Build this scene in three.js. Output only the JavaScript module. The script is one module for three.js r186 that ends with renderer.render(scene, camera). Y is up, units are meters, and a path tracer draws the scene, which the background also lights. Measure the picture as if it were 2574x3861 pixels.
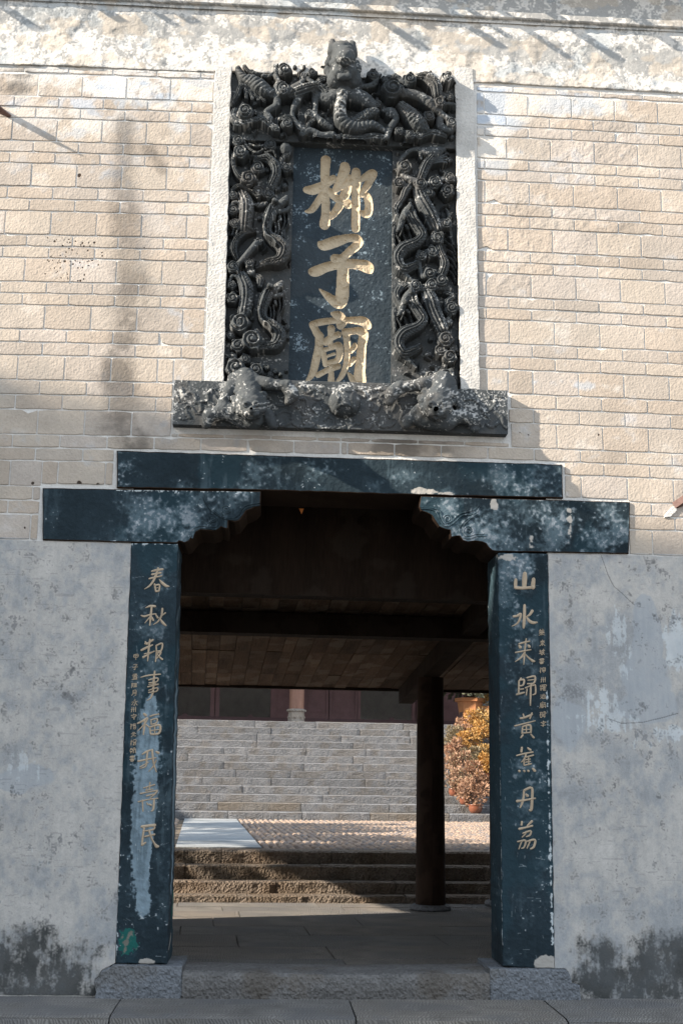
import * as THREE from 'three';
import { mergeGeometries } from 'three/addons/utils/BufferGeometryUtils.js';

// ------------------------------------------------------------------ camera, sky, sun, exposure
const IMG_W = 2574, IMG_H = 3861, FOCAL = 4690, EYE = 1.235, CAM_Z = 7.56;
const scene = new THREE.Scene();
const camera = new THREE.PerspectiveCamera(2 * Math.atan(IMG_H / 2 / FOCAL) * 180 / Math.PI, IMG_W / IMG_H, 0.1, 400);
camera.position.set(0, EYE, CAM_Z);
camera.rotation.order = 'YXZ';
camera.rotation.set(12.06 * Math.PI / 180, -3.25 * Math.PI / 180, 0.0145);
camera.updateMatrixWorld(true);
scene.add(camera);

const renderer = new THREE.WebGLRenderer({ antialias: true });
renderer.setSize(682, 1024);
renderer.toneMapping = THREE.LinearToneMapping;
renderer.toneMappingExposure = 2.8;
renderer.shadowMap.enabled = true;

{ // clear pale-blue sky, a smooth gradient of air from the horizon to the zenith
  const w = 64, h = 64, d = new Float32Array(w * h * 4);
  for (let j = 0; j < h; j++) {
    const el = (j + 0.5) / h * Math.PI - Math.PI / 2, e = Math.max(0, Math.sin(el));
    const t = Math.pow(1 - e, 2.2);
    for (let i = 0; i < w; i++) {
      const k = (j * w + i) * 4;
      d[k] = 0.385 + 0.22 * t; d[k + 1] = 0.455 + 0.185 * t; d[k + 2] = 0.55 + 0.11 * t; d[k + 3] = 1;
    }
  }
  const sky = new THREE.DataTexture(d, w, h, THREE.RGBAFormat, THREE.FloatType);
  sky.mapping = THREE.EquirectangularReflectionMapping;
  sky.magFilter = sky.minFilter = THREE.LinearFilter; sky.needsUpdate = true;
  scene.background = sky; scene.environment = sky;
}
const SUN = new THREE.Vector3(-3.2, 1.72, 1).normalize();
const sun = new THREE.DirectionalLight(new THREE.Color(1, 0.885, 0.74), 5.0);
sun.target.position.set(0, 2, -4);
sun.position.copy(sun.target.position).addScaledVector(SUN, 50);
sun.castShadow = true; sun.shadow.mapSize.set(4096, 4096); sun.shadow.radius = 1.4;
Object.assign(sun.shadow.camera, { left: -22, right: 22, top: 22, bottom: -22, near: 1, far: 110 });
scene.add(sun, sun.target);

// ------------------------------------------------------------------ helpers
function rng(seed) { let a = seed >>> 0; return () => { a = a + 0x6D2B79F5 | 0; let t = Math.imul(a ^ a >>> 15, 1 | a); t = t + Math.imul(t ^ t >>> 7, 61 | t) ^ t; return ((t ^ t >>> 14) >>> 0) / 4294967296; }; }
const R0 = rng(7);
const LAT = new Float32Array(65536); for (let i = 0; i < 65536; i++) LAT[i] = R0();
function vn(x, y) {
  const xi = Math.floor(x), yi = Math.floor(y); let fx = x - xi, fy = y - yi;
  fx = fx * fx * (3 - 2 * fx); fy = fy * fy * (3 - 2 * fy);
  const a = (xi & 255) << 8, b = (xi + 1 & 255) << 8, c = yi & 255, e = yi + 1 & 255;
  const p = LAT[a | c], q = LAT[b | c], r = LAT[a | e], s = LAT[b | e];
  return p + (q - p) * fx + (r - p) * fy + (p - q - r + s) * fx * fy;
}
function fbm(x, y, o = 4) { let s = 0, a = 0.5, n = 0; for (let i = 0; i < o; i++) { s += a * vn(x, y); n += a; x = x * 2.03 + 17.3; y = y * 2.03 + 9.1; a *= 0.5; } return s / n; }
const sm = (a, b, x) => { const t = Math.min(1, Math.max(0, (x - a) / (b - a))); return t * t * (3 - 2 * t); };
const lerp = (a, b, t) => a + (b - a) * t;
const clamp = (x, a, b) => Math.min(b, Math.max(a, x));
const DEG = Math.PI / 180;

// a pixel of the photograph gives a direction; the distance comes from the wall plane or the floor that the thing touches
const RAY = new THREE.Vector3();
function ray(px, py) { return RAY.set((px - IMG_W / 2) / FOCAL, -(py - IMG_H / 2) / FOCAL, -1).applyQuaternion(camera.quaternion); }
function W(px, py, z = 0) { const d = ray(px, py), t = (z - CAM_Z) / d.z; return new THREE.Vector3(d.x * t, EYE + d.y * t, z); }
function onFloor(px, py, y) { const d = ray(px, py), t = (y - EYE) / d.y; return new THREE.Vector3(d.x * t, y, CAM_Z + d.z * t); }

const names = {};
function numbered(n) { names[n] = (names[n] || 0) + 1; return names[n] === 1 ? n : n + '_' + String(names[n] - 1).padStart(3, '0'); }
function thing(name, label, category, o = [0, 0, 0], group) {
  const g = new THREE.Group(); g.name = numbered(name); g.position.set(...o);
  g.userData = { label, category }; if (group) g.userData.group = group;
  scene.add(g); return g;
}
function structure(name, label, o = [0, 0, 0]) { const g = new THREE.Group(); g.name = numbered(name); g.position.set(...o); g.userData = { kind: 'structure', label }; scene.add(g); return g; }
// geometry is written in world metres; a part is stored relative to its thing's base
function part(parent, name, geo, mat, extra) {
  const m = new THREE.Mesh(geo, mat); m.name = name; m.castShadow = m.receiveShadow = true;
  let p = parent; const off = new THREE.Vector3();
  while (p && p !== scene) { off.add(p.position); p = p.parent; }
  geo.translate(-off.x, -off.y, -off.z);
  if (extra) Object.assign(m.userData, extra);
  parent.add(m); return m;
}
function geom(pos, idx, uv) {
  const g = new THREE.BufferGeometry();
  g.setAttribute('position', new THREE.Float32BufferAttribute(pos, 3));
  if (uv) g.setAttribute('uv', new THREE.Float32BufferAttribute(uv, 2));
  if (idx) g.setIndex(idx);
  g.computeVertexNormals(); return g;
}
// one big sheet of texture for the whole front, in metres
const TX0 = -2.4, TSX = 5.6, TY0 = -0.3, TSY = 6.9, TW = 1662, TH = 2048;
function planarUV(g, shear = 0.75) {
  const p = g.attributes.position, uv = new Float32Array(p.count * 2);
  for (let i = 0; i < p.count; i++) {
    uv[2 * i] = (p.getX(i) + shear * p.getZ(i) - TX0) / TSX; uv[2 * i + 1] = (p.getY(i) + shear * 0.8 * p.getZ(i) - TY0) / TSY;
  }
  g.setAttribute('uv', new THREE.BufferAttribute(uv, 2)); return g;
}
// uv in metres by the dominant axis of each face (for tiled materials)
function boxUV(g0, s = 1, ox = 0, oy = 0) {
  const g = g0.index ? g0.toNonIndexed() : g0, p = g.attributes.position, uv = new Float32Array(p.count * 2);
  const a = new THREE.Vector3(), b = new THREE.Vector3(), c = new THREE.Vector3();
  for (let i = 0; i < p.count; i += 3) {
    a.fromBufferAttribute(p, i); b.fromBufferAttribute(p, i + 1); c.fromBufferAttribute(p, i + 2);
    const n = b.clone().sub(a).cross(c.clone().sub(a)); const ax = Math.abs(n.x), ay = Math.abs(n.y), az = Math.abs(n.z);
    for (let k = 0; k < 3; k++) {
      const x = p.getX(i + k), y = p.getY(i + k), z = p.getZ(i + k);
      let u, v; if (az >= ax && az >= ay) { u = x; v = y; } else if (ay >= ax) { u = x; v = z; } else { u = z; v = y; }
      uv[2 * (i + k)] = u * s + ox; uv[2 * (i + k) + 1] = v * s + oy;
    }
  }
  g.setAttribute('uv', new THREE.BufferAttribute(uv, 2)); return g;
}
function roughPoly(pts, step, amp, seed) { // points along a closed outline with a hand-cut wobble
  const out = [], r = rng(seed);
  for (let i = 0; i < pts.length; i++) {
    const a = pts[i], b = pts[(i + 1) % pts.length], L = Math.hypot(b[0] - a[0], b[1] - a[1]), n = Math.max(1, Math.round(L / step));
    const nx = -(b[1] - a[1]) / L, ny = (b[0] - a[0]) / L;
    for (let k = 0; k < n; k++) { const t = k / n, j = (r() - 0.5) * 2 * amp * (k ? 1 : 0.4); out.push([lerp(a[0], b[0], t) + nx * j, lerp(a[1], b[1], t) + ny * j]); }
  }
  return out;
}
function slab(pts, zF, zB, bevel = 0.006) { // an outline in the wall plane given thickness, with a small worn arris
  const s = new THREE.Shape(pts.map(p => new THREE.Vector2(p[0], p[1])));
  const g = new THREE.ExtrudeGeometry(s, { depth: zF - zB - bevel, bevelEnabled: bevel > 0, bevelThickness: bevel, bevelSize: bevel, bevelOffset: -bevel, bevelSegments: 2, curveSegments: 6 });
  g.translate(0, 0, zB);
  return g;
}
function box(x0, x1, y0, y1, z0, z1) { const g = new THREE.BoxGeometry(x1 - x0, y1 - y0, z1 - z0); g.translate((x0 + x1) / 2, (y0 + y1) / 2, (z0 + z1) / 2); return g; }
const px2 = (list, z = 0) => list.map(([x, y]) => { const w = W(x, y, z); return [w.x, w.y]; });
function spline(pts, n) { // Catmull-Rom through n-dimensional points
  const out = [], m = pts.length, D = pts[0].length;
  for (let i = 0; i < m - 1; i++) {
    const p0 = pts[Math.max(0, i - 1)], p1 = pts[i], p2 = pts[i + 1], p3 = pts[Math.min(m - 1, i + 2)];
    for (let k = 0; k < n; k++) {
      const t = k / n, t2 = t * t, t3 = t2 * t, q = [];
      for (let d = 0; d < D; d++) q.push(0.5 * (2 * p1[d] + (p2[d] - p0[d]) * t + (2 * p0[d] - 5 * p1[d] + 4 * p2[d] - p3[d]) * t2 + (3 * p1[d] - p0[d] - 3 * p2[d] + p3[d]) * t3));
      out.push(q);
    }
  }
  out.push(pts[m - 1].slice()); return out;
}
function surfaceNets(f, lo, hi, h) { // mesh of the zero surface of a distance field
  const nx = Math.ceil((hi[0] - lo[0]) / h) + 1, ny = Math.ceil((hi[1] - lo[1]) / h) + 1, nz = Math.ceil((hi[2] - lo[2]) / h) + 1;
  const F = new Float32Array(nx * ny * nz), id = (i, j, k) => (k * ny + j) * nx + i;
  for (let k = 0; k < nz; k++) for (let j = 0; j < ny; j++) for (let i = 0; i < nx; i++) F[id(i, j, k)] = f(lo[0] + i * h, lo[1] + j * h, lo[2] + k * h);
  const V = new Int32Array(nx * ny * nz).fill(-1), pos = [], idx = [];
  for (let k = 0; k < nz - 1; k++) for (let j = 0; j < ny - 1; j++) for (let i = 0; i < nx - 1; i++) {
    let c = 0, x = 0, y = 0, z = 0;
    const edge = (a, b, c1, d, e, g) => { const u = F[id(i + a, j + b, k + c1)], v = F[id(i + d, j + e, k + g)]; if ((u < 0) !== (v < 0)) { const t = u / (u - v); x += a + (d - a) * t; y += b + (e - b) * t; z += c1 + (g - c1) * t; c++; } };
    edge(0, 0, 0, 1, 0, 0); edge(0, 1, 0, 1, 1, 0); edge(0, 0, 1, 1, 0, 1); edge(0, 1, 1, 1, 1, 1);
    edge(0, 0, 0, 0, 1, 0); edge(1, 0, 0, 1, 1, 0); edge(0, 0, 1, 0, 1, 1); edge(1, 0, 1, 1, 1, 1);
    edge(0, 0, 0, 0, 0, 1); edge(1, 0, 0, 1, 0, 1); edge(0, 1, 0, 0, 1, 1); edge(1, 1, 0, 1, 1, 1);
    if (c) { V[id(i, j, k)] = pos.length / 3; pos.push(lo[0] + (i + x / c) * h, lo[1] + (j + y / c) * h, lo[2] + (k + z / c) * h); }
  }
  const quad = (a, b, c, d, flip) => { if (a < 0 || b < 0 || c < 0 || d < 0) return; flip ? idx.push(a, c, b, a, d, c) : idx.push(a, b, c, a, c, d); };
  for (let k = 1; k < nz - 1; k++) for (let j = 1; j < ny - 1; j++) for (let i = 1; i < nx - 1; i++) {
    const v = F[id(i, j, k)] < 0;
    if (v !== F[id(i + 1, j, k)] < 0) quad(V[id(i, j - 1, k - 1)], V[id(i, j, k - 1)], V[id(i, j, k)], V[id(i, j - 1, k)], !v);
    if (v !== F[id(i, j + 1, k)] < 0) quad(V[id(i - 1, j, k - 1)], V[id(i - 1, j, k)], V[id(i, j, k)], V[id(i, j, k - 1)], !v);
    if (v !== F[id(i, j, k + 1)] < 0) quad(V[id(i - 1, j - 1, k)], V[id(i, j - 1, k)], V[id(i, j, k)], V[id(i - 1, j, k)], !v);
  }
  return geom(pos, idx);
}
const smin = (a, b, k) => { const h = clamp(0.5 + 0.5 * (b - a) / k, 0, 1); return lerp(b, a, h) - k * h * (1 - h); };
function cone3(p, a, b, ra, rb) { // distance to a tapered capsule
  const bx = b.x - a.x, by = b.y - a.y, bz = b.z - a.z, ax = p[0] - a.x, ay = p[1] - a.y, az = p[2] - a.z;
  const t = clamp((ax * bx + ay * by + az * bz) / (bx * bx + by * by + bz * bz), 0, 1);
  return Math.hypot(ax - bx * t, ay - by * t, az - bz * t) - lerp(ra, rb, t);
}

// ------------------------------------------------------------------ computed textures
function dataTex(data, w, h, srgb, repeat) {
  const t = new THREE.DataTexture(data, w, h, THREE.RGBAFormat, THREE.UnsignedByteType);
  if (srgb) t.colorSpace = THREE.SRGBColorSpace;
  t.magFilter = THREE.LinearFilter; t.minFilter = THREE.LinearMipmapLinearFilter; t.generateMipmaps = true;
  t.wrapS = t.wrapT = THREE.RepeatWrapping; if (repeat) t.repeat.set(repeat, repeat);
  t.needsUpdate = true; return t;
}
const enc = new Uint8ClampedArray(4096); for (let i = 0; i < 4096; i++) { const c = i / 4095; enc[i] = 255 * (c <= 0.0031308 ? 12.92 * c : 1.055 * Math.pow(c, 1 / 2.4) - 0.055); }
const toS = c => enc[c <= 0 ? 0 : c >= 1 ? 4095 : (c * 4095) | 0];
function paint(w, h, f) { // f(i, j, out) with out = [r, g, b, height], linear colour
  const c = new Uint8Array(w * h * 4), b = new Uint8Array(w * h * 4), o = [0, 0, 0, 0];
  for (let j = 0; j < h; j++) for (let i = 0; i < w; i++) {
    f(i, j, o); const k = (j * w + i) * 4;
    c[k] = toS(o[0]); c[k + 1] = toS(o[1]); c[k + 2] = toS(o[2]); c[k + 3] = 255;
    const v = clamp(o[3], 0, 1) * 255; b[k] = b[k + 1] = b[k + 2] = v; b[k + 3] = 255;
  }
  return [dataTex(c, w, h, true), dataTex(b, w, h, false)];
}
// noise that wraps every P lattice cells, for tiled materials
function vt(x, y, P) {
  const xi = Math.floor(x), yi = Math.floor(y); let fx = x - xi, fy = y - yi; fx = fx * fx * (3 - 2 * fx); fy = fy * fy * (3 - 2 * fy);
  const a = ((xi % P) + P) % P << 8, b = ((xi + 1) % P + P) % P << 8, c = ((yi % P) + P) % P, e = ((yi + 1) % P + P) % P;
  const p = LAT[a | c], q = LAT[b | c], r = LAT[a | e], s = LAT[b | e]; return p + (q - p) * fx + (r - p) * fy + (p - q - r + s) * fx * fy;
}
function ft(x, y, P, o) { let s = 0, a = 0.5, n = 0; for (let i = 0; i < o; i++) { s += a * vt(x, y, P); n += a; x *= 2; y *= 2; P *= 2; a *= 0.5; if (P > 256) break; } return s / n; }

// blots: [px, py, rx, ry, strength] in photograph pixels, turned into ellipses on the wall
function blots(list) { return list.map(([x, y, rx, ry, s]) => { const c = W(x, y), e = W(x + rx, y), f = W(x, y + ry); return [c.x, c.y, 1 / (e.x - c.x), 1 / (c.y - f.y), s]; }); }
function blotAt(L, x, y) { let m = 0; for (const b of L) { const dx = (x - b[0]) * b[2]; if (dx > 1.6 || dx < -1.6) continue; const dy = (y - b[1]) * b[3]; const d = dx * dx + dy * dy; if (d < 2.56) { const v = b[4] * (1 - d / 2.56); if (v > m) m = v; } } return m; }
function lineMask(list) { // polyline [px, py, half width] -> distance in half widths
  const L = list.map(([x, y, w]) => { const c = W(x, y), e = W(x + w, y); return [c.x, c.y, e.x - c.x]; });
  let lo = 1e9, hi = -1e9; for (const l of L) { lo = Math.min(lo, l[0] - 2 * l[2]); hi = Math.max(hi, l[0] + 2 * l[2]); }
  return (x, y) => { if (x < lo || x > hi) return 9; let m = 9; for (let i = 0; i < L.length - 1; i++) { const a = L[i], b = L[i + 1], dx = b[0] - a[0], dy = b[1] - a[1]; const t = clamp(((x - a[0]) * dx + (y - a[1]) * dy) / (dx * dx + dy * dy), 0, 1); m = Math.min(m, Math.hypot(x - a[0] - dx * t, y - a[1] - dy * t) / lerp(a[2], b[2], t)); } return m; };
}
// ------------------------------------------------------------------ front wall texture: lime plaster, brick faces, grey render
const PLASTER_Y = (x) => 5.81 - 0.012 * (x - 0.4) * (x - 0.4) * 0.25 + 0.0; // foot of the upper plaster band
const RENDER_Y = W(1287, 2058).y;                                             // top of the grey render at the foot of the wall
const brickStain = lineMask([[470, 470, 50], [465, 700, 66], [480, 900, 84], [505, 1060, 80], [480, 1230, 84], [440, 1350, 88], [470, 1600, 96], [520, 1720, 90]]);
const stain2 = lineMask([[560, 560, 40], [610, 640, 30]]);
const stainBlots = blots([[1490, 1705, 80, 60, 1.5], [1560, 1690, 50, 40, 0.8], [1240, 1700, 300, 40, 0.5], [950, 1690, 120, 40, 0.4], [1690, 1690, 60, 60, 0.8], [1380, 1700, 40, 30, 0.5], [900, 1680, 60, 20, 0.4], [560, 1560, 60, 60, 0.5], [620, 1700, 60, 40, 0.5], [250, 430, 60, 30, 0.2], [70, 275, 60, 20, 0.8], [60, 330, 60, 28, 0.9], [620, 500, 40, 26, 0.6], [1900, 560, 60, 40, 0.3], [2000, 1180, 50, 20, 0.35], [1780, 1640, 60, 40, 0.5], [180, 1580, 80, 50, 0.35], [300, 1560, 60, 70, 0.3]]);
const limeBlots = blots([[180, 250, 260, 60, 0.8], [520, 330, 180, 70, 0.9], [760, 420, 90, 120, 0.5], [250, 430, 220, 70, 0.5], [1850, 400, 90, 130, 0.9], [1950, 360, 160, 60, 0.5], [2150, 380, 200, 50, 0.5], [1860, 560, 80, 70, 0.7], [430, 620, 120, 60, 0.3], [690, 1200, 40, 60, 0.3], [2300, 1460, 180, 16, 0.5], [2050, 1440, 130, 14, 0.5]]);
const coarseBlots = blots([[2250, 560, 200, 160, 1], [2050, 800, 180, 90, 1], [1950, 950, 180, 90, 1], [2250, 850, 120, 80, 1], [1900, 1040, 110, 60, 1], [600, 380, 60, 60, 1], [700, 560, 80, 60, 0.8], [60, 320, 100, 60, 1], [1990, 1600, 60, 70, 1]]);
const pits = []; { const r = rng(31); for (let i = 0; i < 78; i++) { const a = r() * 6.283, q = Math.sqrt(r()); const w = W(268 + 110 * q * Math.cos(a) + (r() - 0.5) * 60, 975 + 95 * q * Math.sin(a)); pits.push([w.x, w.y, 0.003 + 0.005 * r() * r()]); }
  for (const [x, y, s] of [[300, 662, 0.012], [545, 935, 0.004], [95, 1990, 0.006], [2255, 1640, 0.006], [1958, 1632, 0.004], [1990, 1640, 0.004], [125, 1822, 0.01], [300, 1822, 0.016], [370, 1830, 0.012]]) { const w = W(x, y); pits.push([w.x, w.y, s]); } }
const moldUp = lineMask([[-60, 60, 50], [300, 75, 60], [700, 110, 66], [1150, 130, 60], [1400, 120, 55], [1800, 170, 75], [2100, 210, 80], [2600, 240, 70]]);
const renderWhite = blots([[2330, 2390, 34, 80, 1], [2350, 2480, 26, 60, 0.8], [2555, 2430, 46, 90, 1.3], [2250, 2650, 60, 60, 0.9], [2290, 2720, 90, 40, 0.9], [2520, 2770, 60, 26, 0.9], [2410, 2800, 40, 30, 0.7], [2180, 2690, 40, 60, 0.5], [60, 2880, 90, 60, 0.5], [150, 3230, 60, 40, 0.3], [380, 2620, 30, 60, 0.3]]);
const renderPatch = blots([[2430, 2400, 60, 130, 1], [2420, 2560, 90, 110, 1], [2430, 2660, 130, 60, 1], [2140, 2720, 60, 100, 1], [100, 2930, 110, 60, 0.8]]);
const renderDark = blots([[2480, 2860, 80, 50, 0.9], [2400, 2780, 90, 40, 0.8], [2120, 2180, 30, 50, 0.8], [2160, 2490, 28, 30, 0.8], [2150, 2610, 50, 26, 0.7], [2260, 2595, 40, 12, 0.8], [2500, 2330, 40, 30, 0.4], [60, 2180, 40, 30, 0.7], [130, 2210, 30, 24, 0.6], [215, 2220, 24, 20, 0.7], [60, 2345, 40, 24, 0.7], [200, 2300, 60, 12, 0.6], [265, 2550, 34, 18, 0.7], [255, 2630, 60, 16, 0.7], [60, 2640, 30, 30, 0.6], [20, 2450, 40, 20, 0.5], [70, 2560, 14, 60, 0.5], [200, 3180, 80, 40, 0.6], [300, 3050, 80, 30, 0.5], [170, 3370, 60, 40, 0.5], [440, 2280, 20, 60, 0.5], [2130, 2900, 30, 60, 0.5], [2220, 3020, 60, 60, 0.4], [2450, 2180, 90, 30, 0.4]]);
const crackPts = lineMask([[2262, 2090, 1.4], [2290, 2170, 1.4], [2310, 2210, 1.4], [2350, 2245, 1.4], [2388, 2282, 1.4]]);
const crack2 = lineMask([[2290, 2710, 1.6], [2340, 2728, 1.6], [2420, 2724, 1.6], [2500, 2705, 1.6], [2552, 2690, 1.8]]);
const dampBlots = blots([[20, 3690, 210, 120, 1.25], [210, 3720, 150, 90, 1.0], [110, 3570, 120, 70, 0.75], [330, 3720, 90, 60, 0.7], [290, 3600, 70, 70, 0.45], [390, 3580, 40, 60, 0.25], [2330, 3720, 130, 70, 1.1], [2480, 3690, 130, 100, 1.25], [2220, 3700, 60, 70, 0.9], [2280, 3600, 80, 60, 0.8], [2480, 3570, 100, 60, 0.75], [2190, 3560, 40, 50, 0.45], [2560, 3620, 80, 90, 1.0]]);
const [wallMap, wallBump] = paint(TW, TH, (i, j, o) => {
  const x = TX0 + TSX * (i + 0.5) / TW, y = TY0 + TSY * (j + 0.5) / TH;
  const grain = vn(x * 210, y * 210), g2 = vn(x * 92 + 5, y * 92);
  let r, g, b, h;
  if (y > PLASTER_Y(x) + 0.004) { // flaking limewash over grey render
    const n = fbm(x * 3.2, y * 4.4, 5), n2 = fbm(x * 11 + 3, y * 11, 4), n3 = fbm(x * 30, y * 30 + 8, 3);
    const mold = moldUp(x, y), top = y > W(1287, 60).y ? 0.55 : 0;
    let lime = sm(0.40, 0.52, n * 0.62 + n2 * 0.38 + 0.06);
    r = 0.60; g = 0.575; b = 0.54;
    const tw = 0.86 + 0.28 * n2; r *= tw; g *= tw; b *= tw;
    const bl = 1 - lime; r = lerp(r, 0.40, bl * 0.75); g = lerp(g, 0.43, bl * 0.75); b = lerp(b, 0.445, bl * 0.75);
    const md = sm(0.46, 0.60, n2 * 0.36 + n3 * 0.36 + g2 * 0.22 + 0.17 * Math.max(0, 1 - mold * mold) + top * 0.16 - 0.005);
    r = lerp(r, 0.17, md * 0.66); g = lerp(g, 0.18, md * 0.66); b = lerp(b, 0.185, md * 0.66);
    const tan = sm(0.56, 0.64, fbm(x * 6 + 31, y * 8, 4)); r = lerp(r, 0.45, tan * 0.5); g = lerp(g, 0.385, tan * 0.5); b = lerp(b, 0.31, tan * 0.5);
    const k = 0.92 + 0.16 * grain; r *= k; g *= k; b *= k;
    h = 0.35 + 0.3 * lime + 0.35 * (n3 - 0.5) + 0.25 * (n2 - 0.5) + 0.1 * grain;
  } else if (y > RENDER_Y) { // painted brick faces, beige wash with lime bloom and lichen
    const n = fbm(x * 1.7, y * 1.7, 4), n2 = fbm(x * 7 + 3, y * 7, 4), n3 = fbm(x * 26, y * 26 + 8, 3);
    const k = (0.76 + 0.26 * n + 0.26 * n2) * (0.88 + 0.14 * grain + 0.10 * g2) * 0.98;
    r = 0.40 * k; g = 0.352 * k; b = 0.304 * k;
    const gy = sm(0.50, 0.68, fbm(x * 4 + 9, y * 5 + 2, 4)); r = lerp(r, 0.36, gy * 0.35); g = lerp(g, 0.325, gy * 0.35); b = lerp(b, 0.285, gy * 0.35);
    const lb = blotAt(limeBlots, x, y), lime = sm(0.46, 0.60, n2 * 0.6 + n3 * 0.25 + 0.3 * lb + (y > 4.9 ? 0.02 : -0.05)) * (0.25 + 0.6 * Math.min(1, lb * 1.3));
    const bluish = sm(0.45, 0.55, fbm(x * 5 + 71, y * 9, 3));
    r = lerp(r, lerp(0.60, 0.40, bluish), lime); g = lerp(g, lerp(0.585, 0.455, bluish), lime); b = lerp(b, lerp(0.56, 0.52, bluish), lime);
    const ds = Math.min(brickStain(x, y), stain2(x, y)); let st = ds < 2.2 ? Math.exp(-ds * ds * 0.8) : 0;
    st = Math.max(st * 0.95, blotAt(stainBlots, x, y));
    const cell = 0.65 + 0.5 * vn(x * 3.4 + 7, y * 6 + 3), dirt = sm(0.36, 0.74, n3 * 0.30 + n2 * 0.42 + st * 0.34) * Math.min(1, st * 1.2) * cell;
    r = lerp(r, 0.115, dirt * 0.8); g = lerp(g, 0.102, dirt * 0.8); b = lerp(b, 0.09, dirt * 0.8);
    const cb = blotAt(coarseBlots, x, y);
    h = 0.5 + 0.24 * (grain - 0.5) + 0.24 * (g2 - 0.5) + (0.18 + 1.0 * cb) * (n3 - 0.5);
  } else { // grey cement render, rubbed and patched
    const n = fbm(x * 1.5 + 4, y * 1.1, 5), n2 = fbm(x * 6 + 3, y * 6, 6), n3 = fbm(x * 34, y * 26 + 8, 4), st = fbm(x * 58, y * 7 + 3, 4), sp = fbm(x * 13 + 50, y * 13, 6), fine = vn(x * 120 + 3, y * 120);
    const warm = sm(0.38, 0.60, n2 * 0.40 + n * 0.30 + n3 * 0.30);
    r = lerp(0.362, 0.41, warm); g = lerp(0.374, 0.395, warm); b = lerp(0.384, 0.374, warm);
    const k = (0.62 + 0.50 * n2 + 0.20 * n + 0.30 * (n3 - 0.5) + 0.16 * (st - 0.5)) * (0.88 + 0.14 * grain + 0.10 * fine); r *= k; g *= k; b *= k;
    const pt = sm(0.40, 0.46, blotAt(renderPatch, x, y) * 0.7 + 0.5 * (n2 - 0.45) + 0.12 * (n3 - 0.5)); r = lerp(r, 0.30 + 0.06 * st, pt * 0.75); g = lerp(g, 0.325 + 0.06 * st, pt * 0.75); b = lerp(b, 0.35 + 0.06 * st, pt * 0.75);
    const wb = blotAt(renderWhite, x, y), wh = wb > 0.03 ? sm(0.60, 0.70, wb * 0.30 + n3 * 0.40 + st * 0.40 + 0.10 * fine) : 0; r = lerp(r, 0.52, wh * (0.35 + 0.5 * n2)); g = lerp(g, 0.565, wh * (0.35 + 0.5 * n2)); b = lerp(b, 0.595, wh * (0.35 + 0.5 * n2));
    const db = blotAt(renderDark, x, y);
    const dk = sm(0.56, 0.68, n3 * 0.36 + sp * 0.40 + 0.20 * fine + 0.13 * db) * (0.45 + 0.4 * db + 0.3 * n); r = lerp(r, 0.14, dk * 0.75); g = lerp(g, 0.145, dk * 0.75); b = lerp(b, 0.155, dk * 0.75);
    const sc = sm(0.70, 0.76, fbm(x * 22 + 9 * n2, y * 90 + 40, 3)) * sm(0.5, 0.62, n); r = lerp(r, 0.2, sc * 0.4); g = lerp(g, 0.2, sc * 0.4); b = lerp(b, 0.2, sc * 0.4);
    const dmk = sm(0.20, 1.15, Math.min(1.15, blotAt(dampBlots, x, y) * 1.35) + 0.95 * (n3 - 0.5) + 0.95 * (sp - 0.5) + 0.7 * (st - 0.5) + 0.4 * (fine - 0.5)) * (0.74 + 0.28 * n2); // black algae and dirt where splashes keep the foot of the wall wet, copied from the photograph
    r = lerp(r, 0.034, dmk); g = lerp(g, 0.038, dmk); b = lerp(b, 0.039, dmk);
    h = 0.5 + 0.16 * (grain - 0.5) + 0.3 * (n2 - 0.5) + 0.24 * (n3 - 0.5) - 0.25 * dk + 0.2 * wh - 0.12 * pt;
    if (crackPts(x, y) < 1 || crack2(x, y) < 1) { r *= 0.55; g *= 0.55; b *= 0.55; h -= 0.3; }
  }
  for (const p of pits) { const dx = x - p[0], dy = y - p[1]; if (dx * dx + dy * dy < p[2] * p[2] * (0.6 + 0.9 * g2)) { r *= 0.12; g *= 0.1; b *= 0.09; h -= 0.6; } }
  o[0] = r; o[1] = g; o[2] = b; o[3] = h;
});

// ------------------------------------------------------------------ dark painted stone of the doorframe and the carved tablet
const mottle = blots([[610, 1960, 150, 80, 0.85], [760, 1900, 110, 60, 0.5], [960, 1850, 90, 30, 0.7], [1800, 2000, 140, 100, 1], [1700, 1900, 90, 50, 0.8], [2080, 1970, 120, 90, 0.8], [2260, 1990, 130, 90, 0.75], [2000, 1820, 140, 60, 0.75], [1960, 2130, 80, 60, 0.9], [1950, 2350, 60, 230, 0.6], [1980, 2900, 60, 160, 0.45], [480, 1780, 60, 60, 0.8], [1000, 1770, 90, 60, 0.5], [1220, 1740, 60, 50, 0.5], [1500, 1810, 60, 40, 0.5], [580, 2600, 60, 300, 0.5], [610, 2200, 30, 200, 0.4], [2100, 1880, 300, 16, 0.6]]);
const wash = lineMask([[575, 2640, 34], [565, 2850, 56], [552, 3050, 58], [545, 3250, 50], [545, 3420, 34]]);
const washGap = lineMask([[625, 2950, 16], [605, 3150, 20], [585, 3350, 18]]);
const edgeL = lineMask([[462, 2780, 7], [455, 3000, 9], [447, 3300, 11], [440, 3600, 11]]);
const edgeR = lineMask([[2064, 2600, 4], [2072, 3000, 6], [2082, 3400, 6], [2086, 3560, 7]]);
const edgeR2 = lineMask([[1880, 2700, 4], [1886, 3100, 5], [1893, 3600, 5]]);
const jointW = lineMask([[200, 2036, 8], [480, 2045, 9], [700, 2048, 7]]);
const jointT = lineMask([[450, 1846, 8], [700, 1846, 12], [980, 1850, 10]]);
const jointR = lineMask([[1590, 1868, 6], [2110, 1882, 5]]);
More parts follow.
